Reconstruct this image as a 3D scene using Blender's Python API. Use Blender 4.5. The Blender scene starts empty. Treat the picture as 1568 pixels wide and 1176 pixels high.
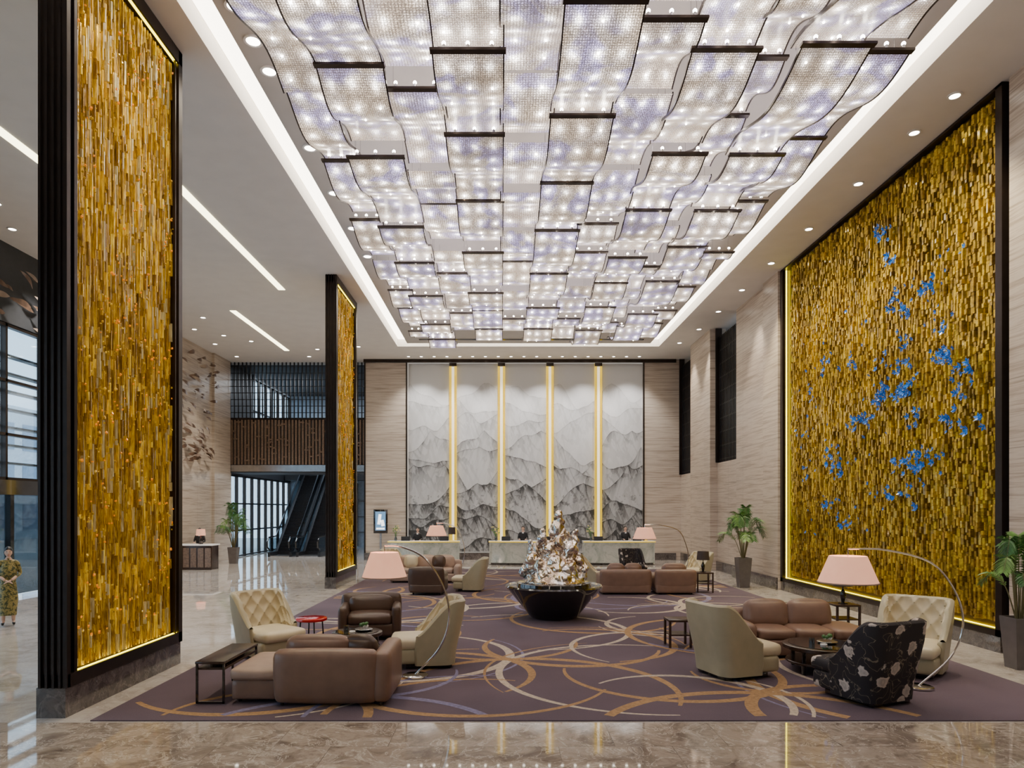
import bpy, bmesh, math, random
import numpy as np
from mathutils import Vector, Matrix, noise
random.seed(7)
SC=bpy.context.scene
R=math.radians
# ------------------------------------------------------------------ materials
def newmat(name):
    m=bpy.data.materials.new(name); m.use_nodes=True
    nt=m.node_tree; b=nt.nodes['Principled BSDF']
    return m,nt,b
def col4(c): return (c[0],c[1],c[2],1)
def mth(nt,op,a,b=None,c=None,clamp=False):
    n=nt.nodes.new('ShaderNodeMath'); n.operation=op; n.use_clamp=clamp
    for i,x in enumerate((a,b,c)):
        if x is None: continue
        if isinstance(x,(int,float)): n.inputs[i].default_value=x
        else: nt.links.new(x,n.inputs[i])
    return n.outputs[0]
def mixc(nt,f,a,b):
    n=nt.nodes.new('ShaderNodeMix'); n.data_type='RGBA'
    if isinstance(f,(int,float)): n.inputs[0].default_value=f
    else: nt.links.new(f,n.inputs[0])
    for i,x in ((6,a),(7,b)):
        if isinstance(x,tuple): n.inputs[i].default_value=col4(x)
        else: nt.links.new(x,n.inputs[i])
    return n.outputs[2]
def ramp(nt,fac,stops):
    n=nt.nodes.new('ShaderNodeValToRGB'); cr=n.color_ramp
    while len(cr.elements)<len(stops): cr.elements.new(0.5)
    for e,(p,c) in zip(cr.elements,stops):
        e.position=p; e.color=col4(c) if isinstance(c,tuple) else (c,c,c,1)
    nt.links.new(fac,n.inputs[0]); return n.outputs[0]
def coords(nt,scale=(1,1,1),out='Object',rot=(0,0,0)):
    tc=nt.nodes.new('ShaderNodeTexCoord'); mp=nt.nodes.new('ShaderNodeMapping')
    mp.inputs['Scale'].default_value=scale; mp.inputs['Rotation'].default_value=rot
    nt.links.new(tc.outputs[out],mp.inputs[0]); return mp.outputs[0]
def noiz(nt,vec,scale=5,detail=3,rough=.5,dist=0):
    n=nt.nodes.new('ShaderNodeTexNoise')
    n.inputs['Scale'].default_value=scale;n.inputs['Detail'].default_value=detail
    n.inputs['Roughness'].default_value=rough;n.inputs['Distortion'].default_value=dist
    nt.links.new(vec,n.inputs['Vector']); return n.outputs[0]
def bump(nt,b,h,strength=.3,dist=.01):
    n=nt.nodes.new('ShaderNodeBump'); n.inputs['Strength'].default_value=strength; n.inputs['Distance'].default_value=dist
    nt.links.new(h,n.inputs['Height']); nt.links.new(n.outputs[0],b.inputs['Normal'])
def P(name,c,rough=.5,metal=0,var=.12,vs=6,em=None,es=0,trans=0,coat=0,bmp=0,bs=60,sheen=0):
    m,nt,b=newmat(name)
    v=coords(nt); n=noiz(nt,v,vs,4)
    d=tuple(x*(1-var) for x in c); l=tuple(min(1,x*(1+var)) for x in c)
    nt.links.new(ramp(nt,n,[(.3,d),(.7,l)]),b.inputs['Base Color'])
    b.inputs['Roughness'].default_value=rough; b.inputs['Metallic'].default_value=metal
    if em: b.inputs['Emission Color'].default_value=col4(em); b.inputs['Emission Strength'].default_value=es
    b.inputs['Transmission Weight'].default_value=trans; b.inputs['Coat Weight'].default_value=coat
    b.inputs['Sheen Weight'].default_value=sheen
    if bmp: bump(nt,b,noiz(nt,v,bs,3),bmp)
    return m
def E(name,c,s,sample=True):
    m,nt,b=newmat(name)
    b.inputs['Base Color'].default_value=col4(c)
    b.inputs['Emission Color'].default_value=col4(c); b.inputs['Emission Strength'].default_value=s
    if not sample:
        try: m.cycles.emission_sampling='NONE'
        except Exception: pass
    return m

def travertine(name,a,b_,c):
    m,nt,b=newmat(name)
    v=coords(nt,(.35,.35,9)); n=noiz(nt,v,1.6,7,.62,.4)
    v2=coords(nt,(.5,.5,40)); n2=noiz(nt,v2,1.5,3,.5,.2)
    k=mth(nt,'ADD',mth(nt,'MULTIPLY',n,.75),mth(nt,'MULTIPLY',n2,.25))
    cc=ramp(nt,k,[(.36,a),(.47,b_),(.54,c),(.64,b_)])
    tc=nt.nodes.new('ShaderNodeTexCoord'); sp=nt.nodes.new('ShaderNodeSeparateXYZ'); nt.links.new(tc.outputs['Object'],sp.inputs[0])
    fz=mth(nt,'FRACT',mth(nt,'DIVIDE',sp.outputs[2],1.18)); j=mth(nt,'LESS_THAN',fz,.012)
    fy=mth(nt,'FRACT',mth(nt,'DIVIDE',sp.outputs[1],2.05)); j=mth(nt,'MAXIMUM',j,mth(nt,'LESS_THAN',fy,.006))
    cc=mixc(nt,mth(nt,'MULTIPLY',j,.55),cc,tuple(x*.4 for x in a))
    nt.links.new(cc,b.inputs['Base Color']); b.inputs['Roughness'].default_value=.32
    return m
TRAV=travertine('travertine_stone',(.33,.26,.20),(.49,.405,.33),(.61,.53,.445))

def marble(name,dk,md,lt,vein,tile=(1.2,.8),rough=.07,vs=.9,vk=.55):
    m,nt,b=newmat(name)
    v=coords(nt); 
    br=nt.nodes.new('ShaderNodeTexBrick'); nt.links.new(v,br.inputs['Vector'])
    br.inputs['Scale'].default_value=1; br.inputs['Brick Width'].default_value=tile[0]; br.inputs['Row Height'].default_value=tile[1]
    br.inputs['Mortar Size'].default_value=.004; br.inputs['Color1'].default_value=(0,0,0,1); br.inputs['Color2'].default_value=(1,1,1,1); br.inputs['Mortar'].default_value=(.5,.5,.5,1)
    va=nt.nodes.new('ShaderNodeVectorMath'); va.operation='MULTIPLY_ADD'
    nt.links.new(br.outputs['Color'],va.inputs[0]); va.inputs[1].default_value=(7,5,3); nt.links.new(v,va.inputs[2])
    n=noiz(nt,va.outputs[0],vs,9,.70,1.2)
    c=ramp(nt,n,[(.32,dk),(.46,md),(.56,lt),(.70,md)])
    n2=noiz(nt,va.outputs[0],2.1,8,.65,1.6)
    a=mth(nt,'ABSOLUTE',mth(nt,'SUBTRACT',n2,.5))
    vn=ramp(nt,a,[(0,1.0),(.018,0.0)])
    c=mixc(nt,mth(nt,'MULTIPLY',vn,vk),c,vein)
    c=mixc(nt,mth(nt,'MULTIPLY',br.outputs['Fac'],.5),c,tuple(x*.5 for x in dk))
    nt.links.new(c,b.inputs['Base Color']); b.inputs['Roughness'].default_value=rough
    b.inputs['IOR'].default_value=1.85
    return m
FLB=marble('brown_marble',(.15,.115,.09),(.29,.235,.19),(.44,.37,.305),(.74,.67,.58),rough=.03,vs=1.9,vk=.75)
FLL=marble('cream_grey_marble',(.36,.315,.275),(.49,.44,.395),(.59,.54,.49),(.74,.69,.63),rough=.03,vs=1.3)
STONE=marble('dark_base_stone',(.03,.025,.024),(.06,.05,.048),(.11,.095,.09),(.25,.22,.2),tile=(3,3),rough=.12,vs=3)

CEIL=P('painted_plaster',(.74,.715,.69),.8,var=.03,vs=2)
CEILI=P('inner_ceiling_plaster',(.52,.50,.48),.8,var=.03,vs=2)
COVE=E('cove_led_diffuser',(1,.91,.75),8)
LINE=E('linear_led',(1,.91,.55),7.5)
BULB=E('halogen_lamp',(1,.91,.77),36,False)
DLT=E('downlight_lens',(1,.93,.82),16,False)
RIM=P('white_enamel_rim',(.8,.8,.8),.4)
BRONZE=P('dark_bronze_metal',(.035,.025,.021),.28,.7)
BLACKF=P('black_lacquer',(.010,.008,.008),.08,0,coat=.6)
DARKW=P('dark_walnut',(.042,.022,.015),.25,var=.3,vs=20)
SLATD=P('dark_lattice_metal',(.02,.02,.024),.35,.5)
WOODS=P('wood_slat',(.21,.14,.10),.45,var=.35,vs=14)
GOLDM=P('polished_gold_glow',(.78,.51,.07),.2,1,em=(1,.68,.05),es=.75)  # gold carries its lit look as built-in emission
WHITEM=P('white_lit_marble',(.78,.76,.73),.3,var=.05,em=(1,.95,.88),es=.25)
WHITEL=P('backlit_onyx_strip',(.82,.79,.70),.3,var=.05,em=(1,.93,.78),es=1.0)
STEEL=P('brushed_steel',(.5,.5,.51),.25,1)
CHROME=P('chrome',(.72,.71,.69),.12,1,var=.03)
VOID=P('dark_interior_paint',(.04,.044,.052),.6)

def glassmat(name,tint=(.85,.93,.95),refl=.12):
    m=bpy.data.materials.new(name); m.use_nodes=True; nt=m.node_tree; nt.nodes.clear()
    o=nt.nodes.new('ShaderNodeOutputMaterial'); t=nt.nodes.new('ShaderNodeBsdfTransparent'); g=nt.nodes.new('ShaderNodeBsdfGlossy')
    t.inputs[0].default_value=col4(tint); g.inputs['Roughness'].default_value=.03
    lw=nt.nodes.new('ShaderNodeLayerWeight'); lw.inputs[0].default_value=.2
    f=mth(nt,'ADD',mth(nt,'MULTIPLY',lw.outputs['Fresnel'],.5),refl,clamp=True)
    mx=nt.nodes.new('ShaderNodeMixShader'); nt.links.new(f,mx.inputs[0]); nt.links.new(t.outputs[0],mx.inputs[1]); nt.links.new(g.outputs[0],mx.inputs[2])
    nt.links.new(mx.outputs[0],o.inputs[0]); return m
GLASS=glassmat('window_glass',(.86,.95,1),.04); GLASSD=glassmat('tinted_glass',(.35,.42,.46),.15)

def crystal():
    m,nt,b=newmat('crystal_bead_mesh')
    tc=nt.nodes.new('ShaderNodeTexCoord'); sp=nt.nodes.new('ShaderNodeSeparateXYZ'); nt.links.new(tc.outputs['UV'],sp.inputs[0])
    u,v=sp.outputs[0],sp.outputs[1]
    vo=coords(nt)
    j1=mth(nt,'MULTIPLY',mth(nt,'SUBTRACT',noiz(nt,vo,3.1,1),.5),.5); j2=mth(nt,'MULTIPLY',mth(nt,'SUBTRACT',noiz(nt,vo,2.3,1),.5),.5)
    du=mth(nt,'SUBTRACT',mth(nt,'FRACT',u),mth(nt,'ADD',j1,.5)); dv=mth(nt,'SUBTRACT',mth(nt,'FRACT',v),mth(nt,'ADD',j2,.5))
    d=mth(nt,'SQRT',mth(nt,'ADD',mth(nt,'MULTIPLY',du,du),mth(nt,'MULTIPLY',dv,dv)))
    halo=ramp(nt,d,[(0,1.0),(.10,.78),(.19,.26),(.32,.08),(.5,0.0)])  # glow around each lamp painted into the panel emission
    gu=mth(nt,'ABSOLUTE',mth(nt,'SUBTRACT',mth(nt,'FRACT',mth(nt,'MULTIPLY',u,10)),.5))
    gv=mth(nt,'ABSOLUTE',mth(nt,'SUBTRACT',mth(nt,'FRACT',mth(nt,'MULTIPLY',v,12)),.5))
    g=mth(nt,'MAXIMUM',gu,gv)
    grid=ramp(nt,g,[(.22,1.0),(.46,.22)])
    n=noiz(nt,vo,1.1,3,.55,.5)
    c=ramp(nt,n,[(.40,(1,.79,.60)),(.51,(1,.86,.77)),(.57,(.56,.48,.90)),(.63,(.68,.60,.95)),(.69,(1,.88,.84))])
    n3=noiz(nt,vo,.9,2); br=ramp(nt,n3,[(.35,.45),(.58,1.0)])
    n4=noiz(nt,vo,55,1); spk=ramp(nt,n4,[(.45,.55),(.66,1.8)])
    c=mixc(nt,halo,c,(1,.94,.85))
    s=mth(nt,'MULTIPLY',mth(nt,'ADD',mth(nt,'MULTIPLY',halo,12.0),1.30),mth(nt,'MULTIPLY',mth(nt,'MULTIPLY',grid,br),spk))
    nt.links.new(c,b.inputs['Emission Color']); nt.links.new(s,b.inputs['Emission Strength'])
    b.inputs['Base Color'].default_value=(.45,.41,.38,1); b.inputs['Roughness'].default_value=.3
    return m
CRYS=crystal()

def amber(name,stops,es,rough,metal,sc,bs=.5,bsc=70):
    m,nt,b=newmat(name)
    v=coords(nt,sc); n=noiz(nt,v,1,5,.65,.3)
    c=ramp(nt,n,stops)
    nt.links.new(c,b.inputs['Base Color']); nt.links.new(c,b.inputs['Emission Color']); b.inputs['Emission Strength'].default_value=es  # light put into the surface as emission in its own colour
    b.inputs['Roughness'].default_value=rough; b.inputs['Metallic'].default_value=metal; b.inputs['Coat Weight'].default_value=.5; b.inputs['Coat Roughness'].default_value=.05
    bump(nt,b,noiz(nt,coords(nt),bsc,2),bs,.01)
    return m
A_ST=[(.30,(.16,.075,.003)),(.44,(.38,.21,.008)),(.55,(.62,.38,.015)),(.68,(.95,.72,.10))]
A_ST2=[(.30,(.07,.032,.002)),(.46,(.24,.12,.005)),(.60,(.45,.27,.010)),(.72,(.74,.52,.05))]
A_ST3=[(.30,(.26,.18,.06)),(.46,(.48,.39,.17)),(.60,(.68,.58,.30)),(.72,(.9,.82,.55))]
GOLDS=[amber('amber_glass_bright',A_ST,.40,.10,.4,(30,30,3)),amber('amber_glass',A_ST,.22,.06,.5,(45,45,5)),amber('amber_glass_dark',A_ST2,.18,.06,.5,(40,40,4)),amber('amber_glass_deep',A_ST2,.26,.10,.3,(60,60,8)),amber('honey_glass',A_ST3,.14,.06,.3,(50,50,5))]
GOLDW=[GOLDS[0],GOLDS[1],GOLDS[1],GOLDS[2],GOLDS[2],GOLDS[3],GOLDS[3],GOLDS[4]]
ORNG=P('orange_glass_chip',(.80,.26,.012),.12,.1,em=(1,.32,.01),es=.35)
G1=[(.30,(.32,.19,.004)),(.48,(.64,.42,.012)),(.66,(.90,.66,.04))]
G2=[(.30,(.16,.09,.002)),(.48,(.42,.26,.007)),(.66,(.65,.44,.02))]
RG=[amber('gold_leaf_bar',G1,.04,.30,.8,(9,9,12),.3,45),amber('gold_leaf_bar_light',G1,.08,.24,.75,(12,12,16),.3,50),amber('gold_leaf_bar_dark',G2,.02,.33,.8,(9,9,12),.3,45),amber('gold_leaf_bar_aged',G2,.03,.28,.8,(14,14,20),.3,45)]
RBACK=P('deep_gold_backing',(.09,.05,.004),.35,.5)
LEDY=E('yellow_led_strip',(1,.80,.01),7)
BLUE=P('blue_glass_petal',(.002,.11,.46),.18,0,var=.5,vs=8,em=(.002,.20,.70),es=.13,coat=.5)

LEAB=P('beige_leather',(.43,.385,.255),.36,var=.06,bmp=.05,bs=180)
LEAC=P('cream_tufted_leather',(.66,.58,.40),.40,var=.05)
LEAR=P('taupe_brown_leather',(.225,.135,.096),.36,var=.08,bmp=.06,bs=150)
LEAL=P('light_taupe_leather',(.39,.28,.22),.42,var=.08,bmp=.06,bs=150)
LEAD=P('dark_brown_leather',(.078,.044,.029),.33,var=.1,bmp=.06,bs=150)
REDL=P('red_lacquer',(.55,.010,.012),.12,coat=.5)
SHADE=P('salmon_lampshade_fabric',(.70,.37,.25),.8,em=(1,.47,.30),es=.8,bmp=.1,bs=200)
SHADED=P('dark_lampshade',(.05,.035,.03),.7)
def floral():
    m,nt,b=newmat('dark_floral_fabric')
    v=coords(nt); 
    vd=nt.nodes.new('ShaderNodeVectorMath'); vd.operation='MULTIPLY_ADD'
    nn=nt.nodes.new('ShaderNodeTexNoise'); nn.inputs['Scale'].default_value=13; nt.links.new(v,nn.inputs['Vector'])
    nt.links.new(nn.outputs['Color'],vd.inputs[0]); vd.inputs[1].default_value=(.11,.11,.11); nt.links.new(v,vd.inputs[2])
    vo=nt.nodes.new('ShaderNodeTexVoronoi'); vo.inputs['Scale'].default_value=5.2; nt.links.new(vd.outputs[0],vo.inputs['Vector'])
    fl=ramp(nt,vo.outputs['Distance'],[(.0,.15),(.06,.9),(.20,.6),(.36,1.0),(.42,0.0)])
    ck=nt.nodes.new('ShaderNodeSeparateColor'); nt.links.new(vo.outputs['Color'],ck.inputs[0])
    sel=mth(nt,'GREATER_THAN',ck.outputs[0],.44)
    f=mth(nt,'MULTIPLY',fl,sel)
    w=noiz(nt,v,5,2,.5,1.0); ln=ramp(nt,mth(nt,'ABSOLUTE',mth(nt,'SUBTRACT',w,.5)),[(0,1.0),(.014,0.0)])
    c=mixc(nt,mth(nt,'MULTIPLY',ln,.6),(.014,.010,.013),(.34,.27,.19))
    c=mixc(nt,f,c,(.60,.52,.46))
    nt.links.new(c,b.inputs['Base Color']); b.inputs['Roughness'].default_value=.7
    return m
FLOR=floral()
def carpet():
    m,nt,b=newmat('aubergine_carpet')
    v=coords(nt); n=noiz(nt,v,.5,3); n2=noiz(nt,v,90,2)
    c=ramp(nt,n,[(.35,(.072,.049,.070)),(.65,(.110,.076,.102))])
    c=mixc(nt,mth(nt,'MULTIPLY',n2,.35),c,(.17,.13,.155))
    nt.links.new(c,b.inputs['Base Color']); b.inputs['Roughness'].default_value=.95; bump(nt,b,n2,.5,.01)
    return m
CARP=carpet()
def yarn(name,c): return P(name,c,.95,var=.25,vs=25,bmp=.4,bs=90)
YC=yarn('cream_yarn',(.50,.42,.33)); YT=yarn('tan_gold_yarn',(.36,.215,.10)); YBL=yarn('lavender_blue_yarn',(.19,.175,.29)); YK=yarn('brown_yarn',(.20,.115,.075))

SKIN=P('skin',(.62,.40,.30),.5,var=.05); HAIR=P('black_hair',(.012,.010,.010),.35); SUIT=P('black_suit',(.02,.02,.024),.7); SHIRT=P('white_shirt',(.8,.8,.8),.7)
LIPS=P('lips',(.45,.10,.09),.4); EYEW=P('eye_white',(.8,.8,.8),.2); EYEB=P('eye_dark',(.02,.012,.01),.15); SHOE=P('black_shoe',(.015,.015,.015),.2)
def dressm():
    m,nt,b=newmat('green_gold_brocade'); v=coords(nt); n=noiz(nt,v,16,3,.6,1)
    nt.links.new(ramp(nt,n,[(.42,(.04,.055,.02)),(.5,(.24,.20,.05)),(.6,(.38,.29,.09)),(.66,(.08,.10,.04))]),b.inputs['Base Color']); b.inputs['Roughness'].default_value=.45; return m
DRESS=dressm()
POT=P('grey_planter_stone',(.14,.125,.12),.4); SOIL=P('soil',(.03,.02,.012),.95)
LEAF=P('palm_leaf',(.045,.15,.03),.4,var=.5,vs=9); LEAF2=P('young_palm_leaf',(.13,.27,.05),.4,var=.4,vs=9); TRUNK=P('palm_stem',(.16,.14,.06),.7)

# ------------------------------------------------------------------ mesh builder
class MB:
    def __init__(s): s.V=[];s.F=[];s.MI=[];s.mats=[]
    def mi(s,mat):
        if mat not in s.mats: s.mats.append(mat)
        return s.mats.index(mat)
    def add(s,V,F,mat,M=None):
        o=len(s.V); k=s.mi(mat)
        if M is not None: V=[M@Vector(v) for v in V]
        s.V.extend([tuple(v) for v in V]); s.F.extend([tuple(i+o for i in f) for f in F]); s.MI.extend([k]*len(F))
    def addbm(s,bm,mat,M=None):
        bm.verts.index_update()
        s.add([v.co.copy() for v in bm.verts],[[v.index for v in f.verts] for f in bm.faces],mat,M); bm.free()
    def box(s,c,d,mat,bev=0,seg=2,rot=None,M=None):
        T=Matrix.Translation(c)
        if rot: T=T@Matrix.Rotation(rot[2],4,'Z')@Matrix.Rotation(rot[1],4,'Y')@Matrix.Rotation(rot[0],4,'X')
        if M is not None: T=M@T
        if not bev:
            x,y,z=[q/2 for q in d]
            V=[(-x,-y,-z),(x,-y,-z),(x,y,-z),(-x,y,-z),(-x,-y,z),(x,-y,z),(x,y,z),(-x,y,z)]
            F=[(3,2,1,0),(4,5,6,7),(0,1,5,4),(1,2,6,5),(2,3,7,6),(3,0,4,7)]
            s.add(V,F,mat,T); return
        bm=bmesh.new(); bmesh.ops.create_cube(bm,size=1)
        for v in bm.verts: v.co=Vector((v.co.x*d[0],v.co.y*d[1],v.co.z*d[2]))
        bmesh.ops.bevel(bm,geom=bm.edges[:],offset=min(bev,min(d)*.49),segments=seg,affect='EDGES',profile=.5)
        s.addbm(bm,mat,T)
    def b2(s,lo,hi,mat,**k):
        s.box([(a+b)/2 for a,b in zip(lo,hi)],[abs(b-a) for a,b in zip(lo,hi)],mat,**k)
    def soft(s,c,d,mat,r=.05,bulge=.02,rot=None,cuts=7,M=None):
        bm=bmesh.new(); bmesh.ops.create_cube(bm,size=2)
        bmesh.ops.subdivide_edges(bm,edges=bm.edges[:],cuts=cuts,use_grid_fill=True)
        h=Vector(d)/2; r=min(r,min(h)*.98)
        for v in bm.verts:
            p=[math.sin(a*math.pi/2) for a in v.co]
            q=Vector((p[0]*h.x,p[1]*h.y,p[2]*h.z))
            inn=Vector([max(-(h[i]-r),min(h[i]-r,q[i])) for i in range(3)])
            dd=q-inn
            if dd.length>1e-6: q=inn+dd.normalized()*r
            for i in range(3):
                a,b=(i+1)%3,(i+2)%3
                if abs(p[i])>.999: q[i]+=math.copysign(bulge*(1-p[a]**2)*(1-p[b]**2),p[i])
            v.co=q
        T=Matrix.Translation(c)
        if rot: T=T@Matrix.Rotation(rot[2],4,'Z')@Matrix.Rotation(rot[1],4,'Y')@Matrix.Rotation(rot[0],4,'X')
        if M is not None: T=M@T
        s.addbm(bm,mat,T)
    def lathe(s,prof,mat,c=(0,0,0),seg=32,M=None,sx=1,sy=1):
        V=[];F=[];n=len(prof)
        for j in range(seg):
            a=2*math.pi*j/seg
            for r,z in prof: V.append((c[0]+r*math.cos(a)*sx,c[1]+r*math.sin(a)*sy,c[2]+z))
        for j in range(seg):
            k=(j+1)%seg
            for i in range(n-1): F.append((j*n+i,k*n+i,k*n+i+1,j*n+i+1))
        if prof[0][0]>1e-4: F.append(tuple(j*n for j in reversed(range(seg))))
        if prof[-1][0]>1e-4: F.append(tuple(j*n+n-1 for j in range(seg)))
        s.add(V,F,mat,M)
    def cyl(s,c,r,h,mat,seg=20,r2=None,M=None):
        s.lathe([(r,0),(r if r2 is None else r2,h)],mat,c,seg,M)
    def ell(s,c,d,mat,seg=12,M=None):
        prof=[(max(1e-5,math.sin(math.pi*i/seg)),-math.cos(math.pi*i/seg)) for i in range(seg+1)]
        T=Matrix.Translation(c)@Matrix.Diagonal((d[0],d[1],d[2],1))
        if M is not None: T=M@T
        s.lathe(prof,mat,(0,0,0),seg*2,T)
    def tube(s,pts,r,mat,seg=8,M=None):
        pts=[Vector(p) for p in pts]; n=len(pts); V=[];F=[]
        up=Vector((0,0,1)); prev=None
        for i,p in enumerate(pts):
            t=(pts[min(i+1,n-1)]-pts[max(i-1,0)]).normalized()
            if prev is None:
                a=t.cross(up)
                if a.length<.01: a=t.cross(Vector((1,0,0)))
            else: a=prev-t*prev.dot(t)
            a.normalize(); b=t.cross(a); prev=a
            rr=r[i] if isinstance(r,(list,tuple)) else r
            for k in range(seg):
                an=2*math.pi*k/seg; V.append(p+(a*math.cos(an)+b*math.sin(an))*rr)
        for i in range(n-1):
            for k in range(seg):
                l=(k+1)%seg; F.append((i*seg+k,i*seg+l,(i+1)*seg+l,(i+1)*seg+k))
        F.append(tuple(reversed(range(seg)))); F.append(tuple((n-1)*seg+k for k in range(seg)))
        s.add(V,F,mat,M)
    def grid(s,fn,nu,nv,mat,M=None):
        V=[fn(i/nu,j/nv) for j in range(nv+1) for i in range(nu+1)]
        F=[(j*(nu+1)+i,j*(nu+1)+i+1,(j+1)*(nu+1)+i+1,(j+1)*(nu+1)+i) for j in range(nv) for i in range(nu)]
        s.add(V,F,mat,M)
    def done(s,name,loc=(0,0,0),rz=0,parent=None,smooth=True,ang=38,sc=1):
        me=bpy.data.meshes.new(name); me.from_pydata(s.V,[],s.F)
        for m in s.mats: me.materials.append(m)
        me.polygons.foreach_set('material_index',s.MI)
        me.update()
        if smooth:
            me.polygons.foreach_set('use_smooth',[True]*len(s.F)); me.set_sharp_from_angle(angle=R(ang))
        o=bpy.data.objects.new(name,me); SC.collection.objects.link(o)
        o.location=loc; o.rotation_euler=(0,0,rz); o.scale=(sc,sc,sc)
        if parent: o.parent=parent
        return o
def empty(name,loc=(0,0,0),rz=0):
    o=bpy.data.objects.new(name,None); SC.collection.objects.link(o); o.location=loc; o.rotation_euler=(0,0,rz); return o
def crom(P_,n=8):
    P_=[Vector(p) for p in P_]; Q=[P_[0]*2-P_[1]]+P_+[P_[-1]*2-P_[-2]]; out=[]
    for i in range(1,len(Q)-2):
        a,b,c,d=Q[i-1:i+3]
        for k in range(n):
            t=k/n; out.append(.5*((2*b)+(c-a)*t+(2*a-5*b+4*c-d)*t*t+(3*b-a-3*c+d)*t**3))
    out.append(P_[-1]); return out

# ------------------------------------------------------------------ dimensions
XL,XR=-13.7,8.7; YB=33.9; ZC=9.9; Y0=-5
CX0,CX1=-4.72,7.15; CY1=31.0; CW=.5
RX0,RX1,RY0,RY1=-4.85,7.4,8.05,28.4   # rug

b=MB()
b.b2((XL-.5,Y0-.3,-.2),(XR+1.2,8.0,0),FLB)
b.b2((XL-.5,8.0,-.2),(XR+1.2,45,0),FLL)
b.done('floor',smooth=False)
b=MB()
b.b2((XL-.5,Y0-.3,ZC),(CX0,35,ZC+.5),CEIL)
b.b2((CX1,Y0-.3,ZC),(XR+1.2,35,ZC+.5),CEIL)
b.b2((CX0,CY1,ZC),(CX1,35,ZC+.5),CEIL)
b.b2((CX0,Y0-.3,ZC+.35),(CX1,CY1,ZC+.5),CEIL)
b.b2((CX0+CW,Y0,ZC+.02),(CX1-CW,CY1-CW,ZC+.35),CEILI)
b.b2((XL-.5,35,ZC),(-6.5,45,ZC+.5),VOID)
b.done('ceiling',smooth=False)
b=MB()
z=ZC+.34
b.b2((CX0+.03,Y0,z-.02),(CX0+CW-.03,CY1-.03,z),COVE)
b.b2((CX1-CW+.03,Y0,z-.02),(CX1-.03,CY1-.03,z),COVE)
b.b2((CX0+CW,CY1-CW+.03,z-.02),(CX1-CW,CY1-.03,z),COVE)
b.done('cove_light_strip',smooth=False)
b=MB()
b.b2((-3.6,29.7,ZC-.0),(1.0,29.9,ZC+.03),BLACKF); b.b2((1.6,29.7,ZC-.0),(6.2,29.9,ZC+.03),BLACKF)
b.done('ceiling_air_vent',smooth=False)
b=MB()
for x,y0,y1 in ((-7.4,15.5,23),(-9.8,8,14.6),(-10,25.4,31.8)):
    b.b2((x-.11,y0,ZC-.012),(x+.11,y1,ZC),LINE)
b.done('linear_ceiling_light',smooth=False)

b=MB()
def dl(x,y,zc=ZC,r=.09):
    b.lathe([(r*1.35,0),(r*1.35,-.02),(r,-.02),(r,-.005)],RIM,(x,y,zc),16)
    b.lathe([(r,-.012),(.001,-.014)],DLT,(x,y,zc),12)
for i in range(12): dl(-3.93,6.3+i*.75 if i<8 else 12+(i-7)*2.0,ZC+.02,.11)
RD=[6.2,8.2,10.3,12.2,13.4,15.5,18,20.5,23,25.5,28,30.3]
for y in RD: dl(8.1 if y<30 else 7.9,y)
for i in range(19): dl(-4.5+i*.62,33.0,ZC,.07)
for x,y in [(-12.3,26),(-11.5,26.3),(-12.6,28),(-11.8,29),(-11,30),(-12.8,30.5),(-7.2,29),(-6.5,31),(-12.9,18),(-12.2,16.5),(-12.5,20),(-8.5,31.5),(-9.3,33),(-12.8,33)]: dl(x,y)
b.done('recessed_downlights')

# ------------------------------------------------------------------ walls
b=MB()
b.b2((-4.7,YB+.02,0),(7.0,YB+.3,ZC),WHITEM); b.done('wall_back',smooth=False)
b=MB(); b.b2((-6.75,YB-.2,0),(-4.7,YB+.3,ZC),TRAV); b.done('wall_pier_west',smooth=False)
b=MB(); b.b2((7.0,YB-.2,0),(XR+1.2,YB+.3,ZC),TRAV); b.done('wall_pier_east',smooth=False)
for i,(x0,x1,yy) in enumerate(((-6.75,-4.7,YB-.2),(7.0,8.6,YB-.2),(-4.7,7.0,YB+.02))):
    b=MB(); b.b2((x0,yy-.06,0),(x1,yy,.35),STONE); b.done('baseboard_back',smooth=False)
b=MB()
b.b2((-6.8,YB-.3,ZC-.16),(8.6,YB-.2,ZC),BRONZE); b.done('trim_1',smooth=False)
b=MB()
for x in (-6.78,-4.72,6.98): b.b2((x,YB-.24,0),(x+.07,YB-.18,ZC-.1),BRONZE)
b.done('trim_2',smooth=False)
b=MB()
PW=2.03; G=.37
xs=[-4.62+i*(PW+G) for i in range(5)]
for x in xs[:-1]:
    x0=x+PW; b.b2((x0+.005,YB-.14,.35),(x0+.12,YB+.015,ZC-.16),GOLDM); b.b2((x0+.25,YB-.14,.35),(x0+.365,YB+.015,ZC-.16),GOLDM)
    b.b2((x0+.12,YB-.05,.35),(x0+.25,YB+.015,ZC-.16),WHITEL)
    b.b2((x0+.005,YB-.16,ZC-.32),(x0+.365,YB+.015,ZC-.16),BRONZE)
b.done('gold_divider_strips',smooth=False)
def vn2(x,y,seed):
    rs=np.random.RandomState(seed); g=rs.rand(64,64)
    xi=np.floor(x).astype(int); yi=np.floor(y).astype(int); fx=x-xi; fy=y-yi
    fx=fx*fx*(3-2*fx); fy=fy*fy*(3-2*fy)
    a=g[xi%64,yi%64];b_=g[(xi+1)%64,yi%64];c=g[xi%64,(yi+1)%64];d=g[(xi+1)%64,(yi+1)%64]
    return a*(1-fx)*(1-fy)+b_*fx*(1-fy)+c*(1-fx)*fy+d*fx*fy
def fbm(x,y,seed,o=5):
    r=0;a=.5;t=0
    for i in range(o): r=r+a*vn2(x*2**i,y*2**i,seed+i); t+=a; a*=.5
    return r/t
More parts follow.
